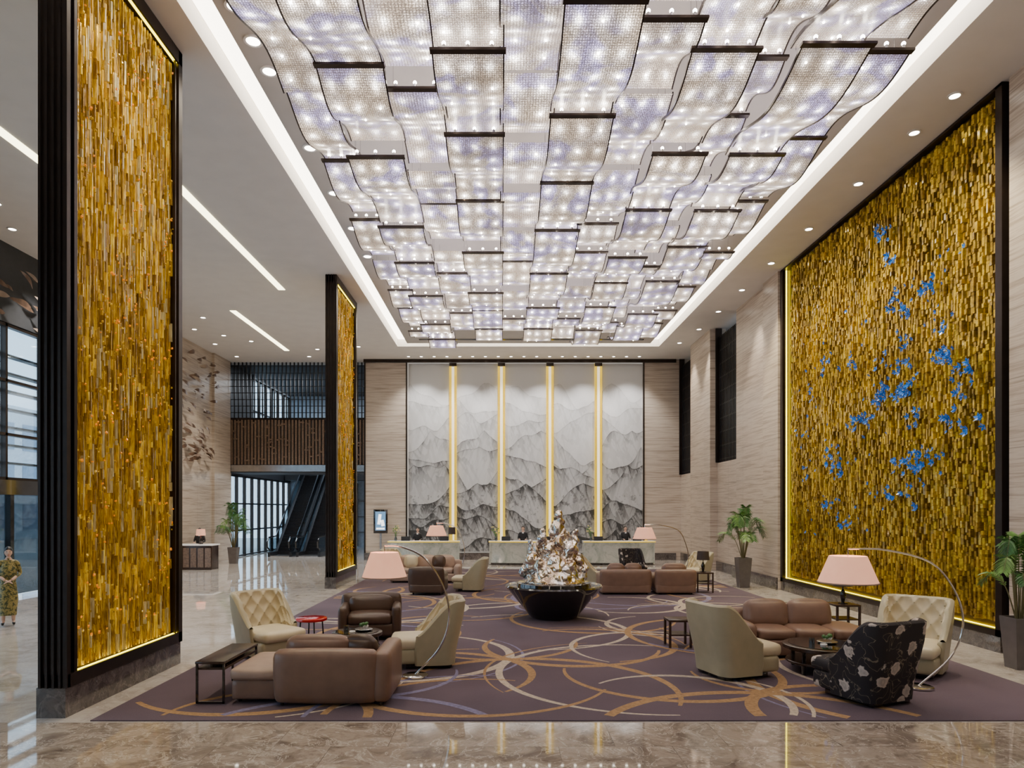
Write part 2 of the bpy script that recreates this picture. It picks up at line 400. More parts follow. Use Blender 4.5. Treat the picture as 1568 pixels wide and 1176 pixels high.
def painting(x,z):
    val=.78+.05*(fbm(x*.4,z*.5,3)-.5)
    L=[8.2,7.4,6.6,5.7,4.9,4.0,3.1,2.3,1.5,.8]
    for i,h in enumerate(L):
        rid=1-np.abs(2*fbm(x*.36+i*7.3,x*0+i*3.1,20+i,3)-1)
        r=h+(rid-.72)*2.5*(1.0 if i>1 else .8)+.06*(fbm(x*5+i,x*0,40+i,3)-.5)
        d=r-z; ins=d>0
        st=fbm(x*4.6+d*.9+i*5,d*.9+i,60+i,4)
        st2=np.abs(2*fbm(x*2.8-d*1.2+i*9,d*.7,80+i,4)-1)
        st3=np.abs(2*fbm(x*5.5+d*1.6+i*3,d*1.2,100+i,3)-1)
        k=.045+.024*i
        dark=k*1.25*np.exp(-d/.45)*(.3+1.3*st)+k*1.2*np.exp(-d/1.1)*(st2<.13)+k*.6*np.exp(-d/.9)*(st3<.12)+k*.6*np.exp(-d/1.3)*np.clip((st-.5)*6,0,1)
        edge=(.09+.022*i)*np.exp(-(d/.035)**2)
        v=.765-.026*i-dark-edge
        val=np.where(ins,v,val)
    sp=fbm(x*8,z*8,140,3); val=np.where((sp>.66)&(z<3.2),val*.66,val)
    return np.clip(val,.08,.97)
def inkmat():
    m,nt,b=newmat('ink_landscape_on_silk'); a=nt.nodes.new('ShaderNodeAttribute'); a.attribute_name='Col'
    nt.links.new(a.outputs['Color'],b.inputs['Base Color']); b.inputs['Roughness'].default_value=.45; return m
INK=inkmat()
mur=empty('ink_landscape_mural')
for k,x0 in enumerate(xs):
    nx,nz=130,520; H0,H1=.4,ZC-.18
    gx=np.linspace(0,PW,nx+1); gz=np.linspace(H0,H1,nz+1); X,Zg=np.meshgrid(gx,gz)
    Yv=YB-.02-.05*np.cos((X/PW-.5)*np.pi)
    co=np.stack([X+x0,Yv,Zg],-1).reshape(-1,3)
    idx=np.arange((nx+1)*(nz+1)).reshape(nz+1,nx+1)
    F=np.stack([idx[:-1,:-1],idx[:-1,1:],idx[1:,1:],idx[1:,:-1]],-1).reshape(-1,4)
    me=bpy.data.meshes.new('scroll'); me.vertices.add(len(co)); me.vertices.foreach_set('co',co.ravel().astype(np.float32))
    me.loops.add(F.size); me.loops.foreach_set('vertex_index',F.ravel().astype(np.int32))
    me.polygons.add(len(F)); me.polygons.foreach_set('loop_start',np.arange(0,F.size,4,dtype=np.int32))
    me.update(calc_edges=True)
    v=painting(X+x0+5+k*.6,Zg).ravel(); v=v**1.2; c=np.stack([v*.93,v*.94,v*.96,np.ones_like(v)],-1)
    ca=me.color_attributes.new('Col','FLOAT_COLOR','POINT'); ca.data.foreach_set('color',c.ravel().astype(np.float32))
    me.materials.append(INK); o=bpy.data.objects.new('scroll_%d'%(k+1),me); SC.collection.objects.link(o); o.parent=mur

def wall1(name,*boxes):
    b=MB()
    for lo,hi,m in boxes: b.b2(lo,hi,m)
    b.done(name,smooth=False)
wall1('wall_right',((XR,Y0,0),(XR+.5,11.7,ZC),TRAV))
wall1('wall_right',((XR+.2,11.7,0),(XR+.5,21.2,ZC),TRAV))
wall1('wall_right',((XR,21.2,0),(XR+.5,25.3,ZC),TRAV),((XR-.12,21.2,0),(XR,22.4,ZC),TRAV))
wall1('wall_right',((XR+.15,25.3,0),(XR+.5,28.0,4.4),TRAV))
wall1('wall_right',((XR-.15,28.0,0),(XR+.5,30.9,ZC),TRAV))
wall1('wall_right',((XR+.15,30.9,0),(XR+.5,YB-.2,4.2),TRAV))
wall1('wall_right',((XR+1.0,24.9,4.0),(XR+1.2,YB-.2,ZC),VOID))
wall1('wall_right',((XR+.5,25.2,4.2),(XR+1.1,28.1,4.4),VOID),((XR+.5,30.8,4.0),(XR+1.1,YB-.2,4.2),VOID))
for y0,y1,x in ((Y0,11.7,XR),(21.2,25.3,XR-.12),(25.3,28,XR+.15),(28,30.9,XR-.15),(30.9,YB-.3,XR+.15)):
    wall1('baseboard_right',((x-.05,y0,0),(x,y1,.38),STONE))
for y0,y1,z0 in ((25.35,27.95,4.41),(30.95,YB-.25,4.21)):
    b=MB(); y=y0
    while y<y1-.06: b.b2((XR+.18,y,z0),(XR+.28,y+.06,ZC-.35),SLATD); y+=.17
    for i in range(10): 
        zz=z0+.1+i*(ZC-.5-z0)/9; b.b2((XR+.2,y0,zz),(XR+.25,y1,zz+.05),SLATD)
    b.b2((XR+.05,y0,z0),(XR+.3,y0+.08,ZC-.01),BRONZE); b.b2((XR+.05,y1-.08,z0),(XR+.3,y1,ZC-.01),BRONZE)
    b.done('lattice_screen',smooth=False)
wall1('wall_front',((XL-.5,Y0-.3,0),(XR+.5,Y0,ZC),TRAV))
wall1('wall_left',((XL-.4,27.0,0),(XL,34.6,ZC),TRAV),((XL,32.3,0),(XL+.12,34.2,ZC),TRAV))
wall1('wall_left',((XL-.4,Y0,7.7),(XL-.05,27.0,ZC),VOID))
wall1('wall_left',((XL-.4,34.6,0),(XL-.2,45,ZC),VOID)) if False else None
def window(name,y0,y1,z0,z1,x=XL-.15,step=1.5,hz=(5.2,),fins=0):
    b=MB(); b.b2((x-.01,y0,z0),(x+.01,y1,z1),GLASS)
    y=y0
    while y<=y1+.01: b.b2((x-.08,y-.04,z0),(x+.08,y+.04,z1),BRONZE); y+=step
    for zz in (z0+.06,)+tuple(hz)+(z1-.06,): b.b2((x-.08,y0,zz-.04),(x+.08,y1,zz+.04),BRONZE)
    for i in range(fins):
        zz=z0+.5+i*(z1-z0-.8)/fins; b.b2((x-.5,y0,zz),(x-.25,y1,zz+.06),SLATD)
    b.done(name,smooth=False)
window('window_1',Y0,27,3.3,7.7,hz=(4.6,6.1),fins=7)
window('window_2',Y0,14.9,0,3.3,hz=(2.4,)); window('window_3',21,27,0,3.3,hz=(2.4,))
b=MB(); x=XL-.1
b.b2((x-.1,15,2.9),(x+.45,20.95,3.3),BLACKF)
for y in (15,16.95,18.0,19.05,20.8): b.b2((x-.06,y,0),(x+.1,y+.14,2.9),BLACKF)
for y in (15.1,17.05,18.1,19.15): b.b2((x-.01,y,.1),(x+.01,y+1.8 if y in(15.1,19.15) else y+1,2.9),GLASSD)
for y in (17.85,18.3): b.tube([(x+.16,y,.8),(x+.16,y,1.9)],.02,STEEL)
b.done('door_1',smooth=False)
b=MB(); b.b2((-60,-20,-.3),(XL-.5,60,-.02),P('paving',(.5,.5,.49),.8)); b.done('outdoor_pavement',smooth=False)
b=MB(); FAC=P('facade_concrete',(.55,.58,.62),.7); GL2=P('facade_glass',(.20,.27,.36),.1)
b.b2((-44,4,-.015),(-40,70,11),FAC)
for i in range(16):
    for j in range(3): b.b2((-40.05,5+i*4,.8+j*3.3),(-39.95,8+i*4,3.0+j*3.3),GL2)
b.done('neighbouring_building',smooth=False)

b=MB(); CH=P('bronze_leaf_chip',(.15,.09,.06),.35,.4,var=.3); CH2=P('taupe_leaf_chip',(.30,.225,.18),.4,.2)
def chip(x,y,z,L,ang,yaw,mat):
    M=Matrix.Translation((x,y,z))@Matrix.Rotation(yaw,4,'Z')@Matrix.Rotation(ang,4,'X')
    n=8;V=[];F=[]
    for i in range(n+1):
        t=i/n; w=.11*L*2*math.sin(math.pi*t)**.8+.004 if 0<t<1 else .004
        yy=(t-.5)*L; bend=.12*L*math.sin(t*math.pi)
        V+=[(bend,yy,w/2),(bend+.015,yy,-w/2)]
    for i in range(n): F.append((2*i,2*i+1,2*i+3,2*i+2))
    b.add(V,F,mat,M)
for i in range(460):
    y=random.uniform(11,32); z=random.uniform(4.6,9.4)
    if z<7.6 and y<27: continue
    wv=math.sin(y*.8+z*.9)*.35
    chip(XL+random.uniform(.12,.5),y,z,random.uniform(.45,.8),wv+random.uniform(-.15,.15),random.uniform(-.25,.25),random.choice((CH,CH,CH2)))
b.done('leaf_shoal_wall_sculpture')

# ------------------------------------------------------------------ back-left mezzanine
YM=34.3
b=MB()
b.b2((XL,YM,4.35),(-6.76,YM+2.2,4.75),VOID)
b.b2((XL,YM-.06,4.4),(-6.76,YM,4.72),STEEL)
b.done('mezzanine_slab',smooth=False)
b=MB(); b.b2((XL,43.2,4.35),(-6.76,44.6,4.75),VOID); b.done('mezzanine_slab',smooth=False)
b=MB()
x=XL+.1
while x<-6.9:
    b.b2((x,YM-.02,4.75),(x+.09,YM+.08,7.05),WOODS)
    x+=.17
for i in range(60): 
    xx=random.uniform(XL+.1,-7.2); zz=random.uniform(4.9,6.9); b.b2((xx,YM-.06,zz),(xx+.2,YM-.02,zz+.07),WOODS)
b.b2((XL+.01,YM-.04,7.0),(-6.77,YM+.1,7.1),BRONZE); b.b2((XL+.01,YM+.1,4.75),(-6.77,YM+.14,7.05),VOID)
b.done('wooden_slat_parapet',smooth=False)
b=MB()
x=XL+.05
while x<-6.85: b.b2((x,YM,7.11),(x+.05,YM+.08,ZC-.01),SLATD); x+=.2
for i in range(8): b.b2((XL+.01,YM+.01,7.35+i*.33),(-6.77,YM+.06,7.38+i*.33),SLATD)
b.done('metal_lattice_screen',smooth=False)
wall1('wall_hall_side',((-6.75,YB+.3,0),(-6.5,45,ZC),TRAV))
wall1('wall_hall_back',((XL-.3,44.7,0),(-6.76,45,ZC),P('blue_grey_wall',(.34,.41,.50),.5)))
wall1('wall_left',((XL-.4,34.6,4.3),(XL-.1,45,6.8),VOID))
window('window_4',34.7,44.6,0,4.3,x=XL-.2,step=1.1,hz=(1.4,2.8))
window('window_5',38.0,44.6,6.8,ZC-.1,x=XL-.2,step=1.1,hz=(8,))
wall1('wall_left',((XL-.4,34.6,6.8),(XL-.1,38,ZC),VOID))
b=MB()
for xx in (-12.7,-11.6,-10.5,-9.4,-8.3): b.b2((xx-.03,44.55,.1),(xx+.03,44.69,4.2),STEEL)
for zz in (1.0,2.0,3.0): b.b2((-13.5,44.56,zz),(-7,44.69,zz+.04),STEEL)
b.done('trim_3',smooth=False)
ESK=P('escalator_dark_cladding',(.045,.048,.055),.3,.6)
def escalator(x0):
    b=MB(); w=1.0; y0,y1=36.0,43.15; z1=4.6; yb,yt=37.2,42.6
    def prof(y): return 0.05 if y<yb else (z1 if y>yt else .05+(z1-.05)*(y-yb)/(yt-yb))
    n=26
    for i in range(n):
        ya=yb+(yt-yb)*i/n; za=prof(ya+(yt-yb)/n)
        b.b2((x0,ya,za-.25),(x0+w,ya+(yt-yb)/n+.02,za),SLATD)
        for q in range(5): b.b2((x0+.1+q*.18,ya+.0,za),(x0+.12+q*.18,ya+(yt-yb)/n,za+.008),ESK)
    b.b2((x0,y0,.0),(x0+w,yb,.05),STEEL); b.b2((x0,yt,z1-.2),(x0+w,y1,z1),STEEL)
    for xx in (x0-.14,x0+w):
        V=[];F=[]
        ys=[y0,yb,yt,y1]
        for y in ys: V+=[(xx,y,max(0,prof(y)-.55)),(xx+.14,y,max(0,prof(y)-.55)),(xx+.14,y,prof(y)+.18),(xx,y,prof(y)+.18)]
        for i in range(3):
            for k in range(4): a=i*4+k; c=i*4+(k+1)%4; F.append((a,c,c+4,a+4))
        F+= [(3,2,1,0),(12,13,14,15)]
        b.add(V,F,ESK)
        xc=xx+.07
        V=[];F=[]
        for y in ys: V+=[(xc,y,prof(y)+.18),(xc,y,prof(y)+.95)]
        for i in range(3): F.append((2*i,2*i+2,2*i+3,2*i+1))
        b.add(V,F,GLASSD)
        path=[(xc,y0+.1,prof(y0)+.3),(xc,y0-.25,prof(y0)+.45),(xc,y0-.3,prof(y0)+.75),(xc,y0,prof(y0)+.97),(xc,yb,prof(yb)+1.0),(xc,yt,prof(yt)+.97),(xc,y1,prof(y1)+.97)]
        b.tube(path,.045,BLACKF,8)
    b.done('escalator')
escalator(-12.2); escalator(-10.7)

# ------------------------------------------------------------------ amber glass screens (left)
def rods(b,xf,sgn,y0,y1,z0,z1,pitch,lr,depth,mats,w=.8,jit=.3,tw=.5,coh=0):
    y=y0
    while y<y1-pitch*.5:
        z=z0+random.uniform(-.1,0); base=random.uniform(0,depth); cm=random.choice(mats)
        while z<z1:
            L=random.uniform(*lr); ze=min(z+L,z1); zz=max(z,z0)
            d=.012+base*.5+random.uniform(0,depth); yy=y+pitch*.5+random.uniform(-jit,jit)*pitch*.3
            hw=pitch*w/2*random.uniform(.75,1.1); t=random.uniform(-tw,tw)*hw
            xa=xf; xb=xf+sgn*d
            V=[(xa,yy-hw,zz),(xa,yy+hw,zz),(xb+t,yy+hw,zz),(xb-t,yy-hw,zz),(xa,yy-hw,ze-.006),(xa,yy+hw,ze-.006),(xb+t,yy+hw,ze-.006),(xb-t,yy-hw,ze-.006)]
            F=[(0,1,2,3),(4,5,6,7),(0,1,5,4),(1,2,6,5),(2,3,7,6),(3,0,4,7)]
            b.add(V,F,cm if random.random()<coh else random.choice(mats)); z=ze
        y+=pitch
AMBL=E('amber_backlight',(1,.50,.02),.5)
def screen(y0,y1):
    xa,xb=-5.55,-5.24; ZT=ZC-.003
    b=MB()
    b.b2((xa-.02,y0,0),(xb+.02,y1,.36),STONE)
    b.b2((xa,y0,.36),(xb,y0+.10,ZT),BRONZE); b.b2((xa,y1-.10,.36),(xb,y1,ZT),BRONZE)
    for i in range(4): b.b2((xa+.02+i*.08,y0-.03,.36),(xa+.05+i*.08,y0,ZT),BRONZE)
    b.b2((xb-.0,y0-.02,.36),(xb+.05,y0+.05,ZT),BRONZE); b.b2((xb,y0+.14,.52),(xb+.04,y0+.2,ZC-.2),BRONZE); b.b2((xb-.1,y0+.05,.52),(xb,y0+.16,ZC-.2),SLATD)
    b.b2((xb,y1-.12,.36),(xb+.05,y1,ZT),BRONZE); b.b2((xb,y1-.2,.52),(xb+.03,y1-.17,ZC-.2),BRONZE)
    b.b2((xa,y0,.36),(xb+.05,y1,.52),BRONZE); b.b2((xa,y0,ZC-.22),(xb+.05,y1,ZT),BRONZE)
    b.b2((xa+.08,y0+.1,.5),(xb-.12,y1-.1,ZC-.2),AMBL)
    b.b2((xb-.02,y0+.2,.521),(xb+.02,y1-.13,.525),LEDY); b.b2((xb-.02,y0+.2,ZC-.227),(xb+.02,y1-.13,ZC-.221),LEDY)
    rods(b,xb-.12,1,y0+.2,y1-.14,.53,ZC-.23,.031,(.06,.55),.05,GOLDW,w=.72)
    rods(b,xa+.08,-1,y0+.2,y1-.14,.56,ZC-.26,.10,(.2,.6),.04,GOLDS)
    n=int((y1-y0)*300)
    for i in range(n):
        y=random.uniform(y0+.22,y1-.16); z=random.uniform(.9,ZC-.4)
        if noise.noise(Vector((y*1.4,z*.8,0)))<-.15: continue
        s=random.uniform(.012,.026); a=random.uniform(0,3)
        b.box((xb-.02+random.uniform(-.01,.02),y,z),(s,s*1.8,s),random.choice((ORNG,GOLDS[0],GOLDS[1])),rot=(a,a*.7,a*1.3))
    b.done('amber_glass_screen',smooth=False)
screen(8.17,11.1); screen(21.5,24.5)

# ------------------------------------------------------------------ right gold wall
b=MB(); y0,y1=11.95,21.0; z0,z1=.40,ZC-.06
b.b2((XR+.10,y0,z0),(XR+.195,y1,z1),RBACK)
b.b2((XR-.06,y0-.16,z0-.12),(XR+.195,y0,z1+.05),BRONZE); b.b2((XR-.06,y1,z0-.12),(XR+.195,y1+.16,z1+.05),BRONZE)
b.b2((XR-.06,y0-.16,z0-.12),(XR+.195,y1+.16,z0),BRONZE); b.b2((XR-.06,y0-.16,z1),(XR+.195,y1+.16,z1+.05),BRONZE)
b.b2((XR-.04,y0-.1,0),(XR+.195,y1+.1,z0-.12),STONE)
b.b2((XR+.04,y1-.015,z0),(XR+.08,y1,z1),LEDY)
b.b2((XR+.04,y0,z0),(XR+.07,y1,z0+.010),LEDY)
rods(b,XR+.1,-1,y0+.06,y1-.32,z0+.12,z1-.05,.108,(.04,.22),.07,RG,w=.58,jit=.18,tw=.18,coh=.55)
def flower(b,y,z,x,s):
    a0=random.uniform(0,6); M=Matrix.Translation((x,y,z))@Matrix.Rotation(-math.pi/2+random.uniform(-.5,.5),4,'Y')@Matrix.Rotation(a0,4,'Z')@Matrix.Rotation(random.uniform(-.4,.4),4,'X')
    for k in range(5):
        a=k*2*math.pi/5; c,s_=math.cos(a),math.sin(a)
        V=[(0,0,0),(c*s*.6-s_*s*.35,s_*s*.6+c*s*.35,s*.25),(c*s*1.1,s_*s*1.1,s*.5),(c*s*.6+s_*s*.35,s_*s*.6-c*s*.35,s*.25)]
        b.add(V,[(0,1,2,3)],BLUE,M)
    b.box((0,0,s*.1),(s*.3,s*.3,s*.3),BLUE,M=M)
for (px_,py_) in [(1352,355),(1360,395),(1368,455),(1385,480),(1385,520),(1440,545),(1470,590),(1355,590),(1385,600),(1330,640),(1308,650),(1270,700),(1282,715),(1243,600),(1262,560),(1300,560),(1372,708),(1405,705),(1362,755),(1395,750),(1430,700),(1450,640),(1240,720),(1265,780),(1292,800),(1400,640),(1445,500),(1470,560),(1350,550),(1420,440),(1475,660),(1380,560),(1345,610),(1320,640),(1390,590),(1375,605),(1350,605),(1445,545),(1275,710),(1395,715)]:
    s=(px_-768)/8.6; cy=1045.3/s; cz=2.5-(py_-780)/s
    for k in range(random.randint(6,13)):
        y=cy+random.gauss(0,.16); z=cz+random.gauss(0,.11)
        if y0+.2<y<y1-.2: flower(b,y,z,XR-.05-random.uniform(0,.07),random.uniform(.045,.09))
for k in range(150):
    y=random.uniform(y0+.6,y1-.5); z=random.uniform(1.8,7.6)
    if noise.noise(Vector((y*.6,z*.6,3)))>-.05: flower(b,y,z,XR-.07,random.uniform(.035,.06))
b.done('gold_relief_wall_art',smooth=False)

# ------------------------------------------------------------------ chandelier
ch=empty('crystal_panel_chandelier')
pv=[];pf=[];puv=[]; fr=MB()
low=[(-2.72,-1.74),(-.95,.03),(.80,1.82),(2.65,3.58),(4.12,5.08)]
high=[(-3.38,-2.68),(-1.80,-.90),(-.02,.86),(1.78,2.70),(3.54,4.18),(5.02,5.74)]
starts_low=[9.75,8.95,11.2,9.6,9.5]
def panel(x0,x1,y0,L,zb,amp,ph,bar):
    nu,nv=6,20; o=len(pv); nl=max(2,round((x1-x0)/.36)); nlv=max(3,round(L/.44))
    f=lambda t: zb+amp*math.sin(2*math.pi*t*.9+ph)+.10*(t-.5)
    for j in range(nv+1):
        for i in range(nu+1): pv.append((x0+(x1-x0)*i/nu,y0+L*j/nv,f(j/nv)))
    for j in range(nv):
        for i in range(nu):
            a=o+j*(nu+1)+i; pf.append((a,a+nu+1,a+nu+2,a+1))
            u0,u1=i/nu*nl,(i+1)/nu*nl; v0,v1=j/nv*nlv,(j+1)/nv*nlv
            puv.extend([(u0,v0),(u0,v1),(u1,v1),(u1,v0)])
    for xx in (x0,x1):
        V=[];F=[]
        for j in range(nv+1):
            y=y0+L*j/nv; z=f(j/nv); V+=[(xx-.010,y,z-.014),(xx+.010,y,z-.014),(xx+.010,y,z+.03),(xx-.010,y,z+.03)]
        for j in range(nv):
            for k in range(4): a=j*4+k; c=j*4+(k+1)%4; F.append((a,c,c+4,a+4))
        fr.add(V,F,BRONZE)
    for k in range(max(1,int(nl*nlv*.35))):
        i=rc.randrange(nl); j=rc.randrange(nlv); t=(j+.5)/nlv
        fr.lathe([(.001,-.016),(.012,-.013),(.018,-.003),(.012,.004),(.001,.006)],BULB,(x0+(x1-x0)*(i+.5)/nl,y0+L*t,f(t)-.004),6)
    if bar:
        z=f(0); fr.b2((x0-.03,y0-.10,z-.015),(x1+.03,y0,z+.02),BRONZE); 
        for k in range(3):
            xx=x0+(x1-x0)*(k+.5)/3; fr.cyl((xx,y0-.07,z+.02),.022,.05,STEEL,8); fr.ell((xx,y0-.07,z+.09),(.03,.03,.03),BULB,5)
    for xx in (x0+.06,x1-.06):
        for t in (.1,.85): fr.tube([(xx,y0+L*t,f(t)),(xx,y0+L*t,ZC+.02)],.004,STEEL,4)
rc=random.Random(5)
for c,(x0,x1) in enumerate(low):
    y=starts_low[c]-4.9+ (0 if c!=2 else -.2)
    while y<25.9:
        L=rc.uniform(2.2,3.2); L=min(L,26.9-y)
        if L<1: break
        panel(x0,x1,y,L,8.88+rc.uniform(-.08,.12),.17,rc.choice((math.pi*.9,math.pi*1.1,2.4)),True)
        y+=L*rc.uniform(.88,1.0)
for c,(x0,x1) in enumerate(high):
    y=4.5+rc.uniform(0,1.6)
    while y<25.6:
        L=rc.uniform(1.6,2.8); L=min(L,26.5-y)
        if L<.8: break
        zb=9.16 if 0<c<5 else 9.02
        panel(x0,x1,y,L,zb+rc.uniform(-.08,.10),.15,rc.uniform(2,4),rc.random()<(.25 if 0<c<5 else .8))
        y+=L*rc.uniform(.93,1.10)
me=bpy.data.meshes.new('crystal_panels'); me.from_pydata(pv,[],pf); uvl=me.uv_layers.new(name='UVMap')
uvl.data.foreach_set('uv',np.array(puv,dtype=np.float32).ravel()); me.materials.append(CRYS)
me.polygons.foreach_set('use_smooth',[True]*len(pf))
o=bpy.data.objects.new('crystal_panels',me); SC.collection.objects.link(o); o.parent=ch
fr.done('panel_frames_and_lamps',parent=ch,smooth=False)

# ------------------------------------------------------------------ rug
b=MB(); b.b2((RX0,RY0,.0005),(RX1,RY1,.014),CARP)
rr=random.Random(12)
lvl=[0]
def ribbon(pts,w,mat):
    lvl[0]+=1; z=.0146+.00006*lvl[0]; seg=[];n=len(pts)
    def flush(seg):
        if len(seg)<3: return
        V=[];F=[]
        for (p,nn,ww) in seg: V+=[(p[0]+nn[0]*ww,p[1]+nn[1]*ww,z),(p[0]-nn[0]*ww,p[1]-nn[1]*ww,z)]
        for i in range(len(seg)-1): F.append((2*i,2*i+1,2*i+3,2*i+2))
        b.add(V,F,mat)
    for i in range(n):
        p=pts[i]; q=pts[min(i+1,n-1)]; r_=pts[max(i-1,0)]; t=Vector((q[0]-r_[0],q[1]-r_[1])); t.normalize(); nn=(-t.y,t.x)
        f=i/(n-1); ww=w*.5*(.30+.70*math.sin(math.pi*f))
        if RX0+.1<p[0]<RX1-.1 and RY0+.08<p[1]<RY1-.1: seg.append((p,nn,ww))
        else: flush(seg); seg=[]
    flush(seg)
def arc(cx,cy,r,a0,a1,w,mat,e=1.0,rot=0):
    n=max(14,int(abs(a1-a0)*r*7)); c,s=math.cos(rot),math.sin(rot); pts=[]
    for i in range(n+1):
        a=a0+(a1-a0)*i/n; x=r*math.cos(a); y=r*e*math.sin(a); pts.append((cx+x*c-y*s,cy+x*s+y*c))
    ribbon(pts,w,mat)
foci=[(.15,11.3),(3.6,9.3),(-1.9,9.0),(2.6,13.8),(-2.6,15.0),(6.0,12.6),(.6,18.2),(4.8,17.8),(-3.4,19.8),(2.4,22.5),(6.2,22),(-1,25.5)]
for (fx,fy) in foci:
    m_=rr.uniform(0,6)
    for k in range(6):
        r=rr.uniform(1.1,2.2); th=m_+k*math.pi/3+rr.uniform(-.15,.15)
        cx=fx+r*math.cos(th)+rr.uniform(-.08,.08); cy=fy+r*math.sin(th)+rr.uniform(-.08,.08)
        a=th+math.pi
        arc(cx,cy,r,a-rr.uniform(1.2,2.5),a+rr.uniform(1.2,2.5),rr.uniform(.10,.17),rr.choice((YC,YT,YT,YC,YT,YBL,YT,YC)))
        if k%3==0: arc(cx,cy,r+.22,a-rr.uniform(.5,1.3),a+rr.uniform(.5,1.3),rr.uniform(.05,.09),rr.choice((YC,YBL,YT)))
b.done('patterned_area_rug',smooth=False)

# ------------------------------------------------------------------ furniture
def tub_chair(name,loc,rz,outer,inner,tuft=True,sc=1,seatm=None):
    b=MB(); W,Dp=.45,.45; n=72; m=20
    def plan(t,off):
        w=W-off; d=Dp-off; rc=.20-off*.5
        yf=-.20; L1=(d-rc)-yf; La=math.pi/2*rc; Lb=2*(w-rc); T=2*L1+2*La+Lb; s=t*T
        if s<L1: return (w,yf+s)
        s-=L1
        if s<La: a=s/rc; return (w-rc+rc*math.cos(a),d-rc+rc*math.sin(a))
        s-=La
        if s<Lb: return (w-rc-s,d)
        s-=Lb
        if s<La: a=s/rc; return (-(w-rc)-rc*math.sin(a),d-rc+rc*math.cos(a))
        s-=La
        return (-w,d-rc-s)
    def top(t):
        k=min(t,1-t)/.26; k=max(0,min(1,k)); return .48+.50*(k*k*(3-2*k))**.8
    def pos(t,v,off,dz=0):
        x,y=plan(t,off); z0=.05; z=z0+(top(t)-z0+dz)*v
        f=.86+.14*min(1,z/.75); lean=.13*max(0,z-.25)
        return (x*f,y*f+lean,z)
    b.grid(lambda u,v:pos(u,v,0),n,m,outer)
    def inn(u,v):
        off=.085
        if tuft:
            a=u*15; c=v*6.5
            q=abs(math.sin(math.pi*(a+c)/2))*abs(math.sin(math.pi*(a-c)/2)); off=.085-(.045*(q**.6)-.02)
        return pos(u,v,off)
    b.grid(lambda u,v:inn(1-u,v),n*2 if tuft else n,m*2 if tuft else m,inner)
    def rim(u,v):
        a=pos(u,1,0); c=inn(u,1); k=v; h=.028*math.sin(math.pi*k); return (a[0]*(1-k)+c[0]*k,a[1]*(1-k)+c[1]*k,a[2]*(1-k)+c[2]*k+h)
    b.grid(rim,n,6,outer)
    for e in (0,1):
        def endc(u,v,e=e):
            a=pos(e,u,0); c=inn(e,u); k=v; h=-.03*math.sin(math.pi*k); return (a[0]*(1-k)+c[0]*k,a[1]*(1-k)+c[1]*k+h,a[2]*(1-k)+c[2]*k)
        b.grid(endc,12,6,outer)
    b.soft((0,-.12,.36),(.72,.84,.17),seatm or inner,.06,.02)
    b.soft((0,-.10,.18),(.74,.78,.22),outer,.05,.0)
    b.box((0,.0,.035),(.62,.68,.07),BLACKF,bev=.01)
    if tuft:
        for i in range(16):
            for j in range(7):
                if (i+j)%2: continue
                u=i/15; v=j/6.5
                if v>1 or v<.35 or u<.08 or u>.92: continue
                x,y,z=inn(u,v); b.ell((x*.985,y-.004,z),(.011,.011,.011),outer,4)
    return b.done(name,loc,rz,ang=50,sc=sc)
Z=.0165+.006
tub_chair('tufted_armchair',(-3.98,11.65,Z),R(50),LEAB,LEAC,sc=1.06)
tub_chair('tufted_armchair',(-1.18,10.98,Z),R(-82),LEAB,LEAC,sc=1.06)
tub_chair('tufted_armchair',(3.48,10.30,Z),R(108),LEAB,LEAC,sc=1.10)
tub_chair('tufted_armchair',(6.28,10.45,Z),R(-42),LEAB,LEAC,sc=1.10)
tub_chair('tufted_armchair',(-.95,20.9,Z),R(-95),LEAB,LEAC)
tub_chair('tufted_armchair',(2.9,22.2,Z),R(80),LEAB,LEAC)
tub_chair('tufted_armchair',(6.7,23.6,Z),R(-60),LEAB,LEAC)
tub_chair('tufted_armchair',(-3.9,25.4,Z),R(60),LEAB,LEAC)
tub_chair('floral_armchair',(4.80,8.98,Z),R(-158),FLOR,FLOR,tuft=False,sc=1.08)
tub_chair('floral_armchair',(4.9,25.4,Z),R(10),FLOR,FLOR,tuft=False)

def armchair(name,loc,rz,mat,w=1.1,d=.95,h=.8):
    b=MB()
    b.soft((0,.02,.19),(w-.1,d-.08,.24),mat,.04,.005)
    for s in (-1,1): b.soft((s*(w/2-.09),-.02,.36),(.17,d-.06,.56),mat,.07,.012)
    b.soft((0,d/2-.12,.47),(w-.02,.2,h-.12),mat,.08,.02,rot=(R(-7),0,0))
    b.soft((0,-.07,.39),(w-.36,d-.22,.2),mat,.06,.03)
    b.soft((0,d/2-.28,.60),(w-.38,.17,.34),mat,.07,.03,rot=(R(-12),0,0))
    for sx in (-1,1):
        for sy in (-1,1): b.cyl((sx*(w/2-.14),sy*(d/2-.14),0),.02,.08,BLACKF,10,.03)
    return b.done(name,loc,rz,ang=60)
armchair('leather_armchair',(-2.55,13.30,Z),R(8),LEAD,1.18)
armchair('leather_armchair',(-2.15,20.1,Z),R(176),LEAD,1.05)

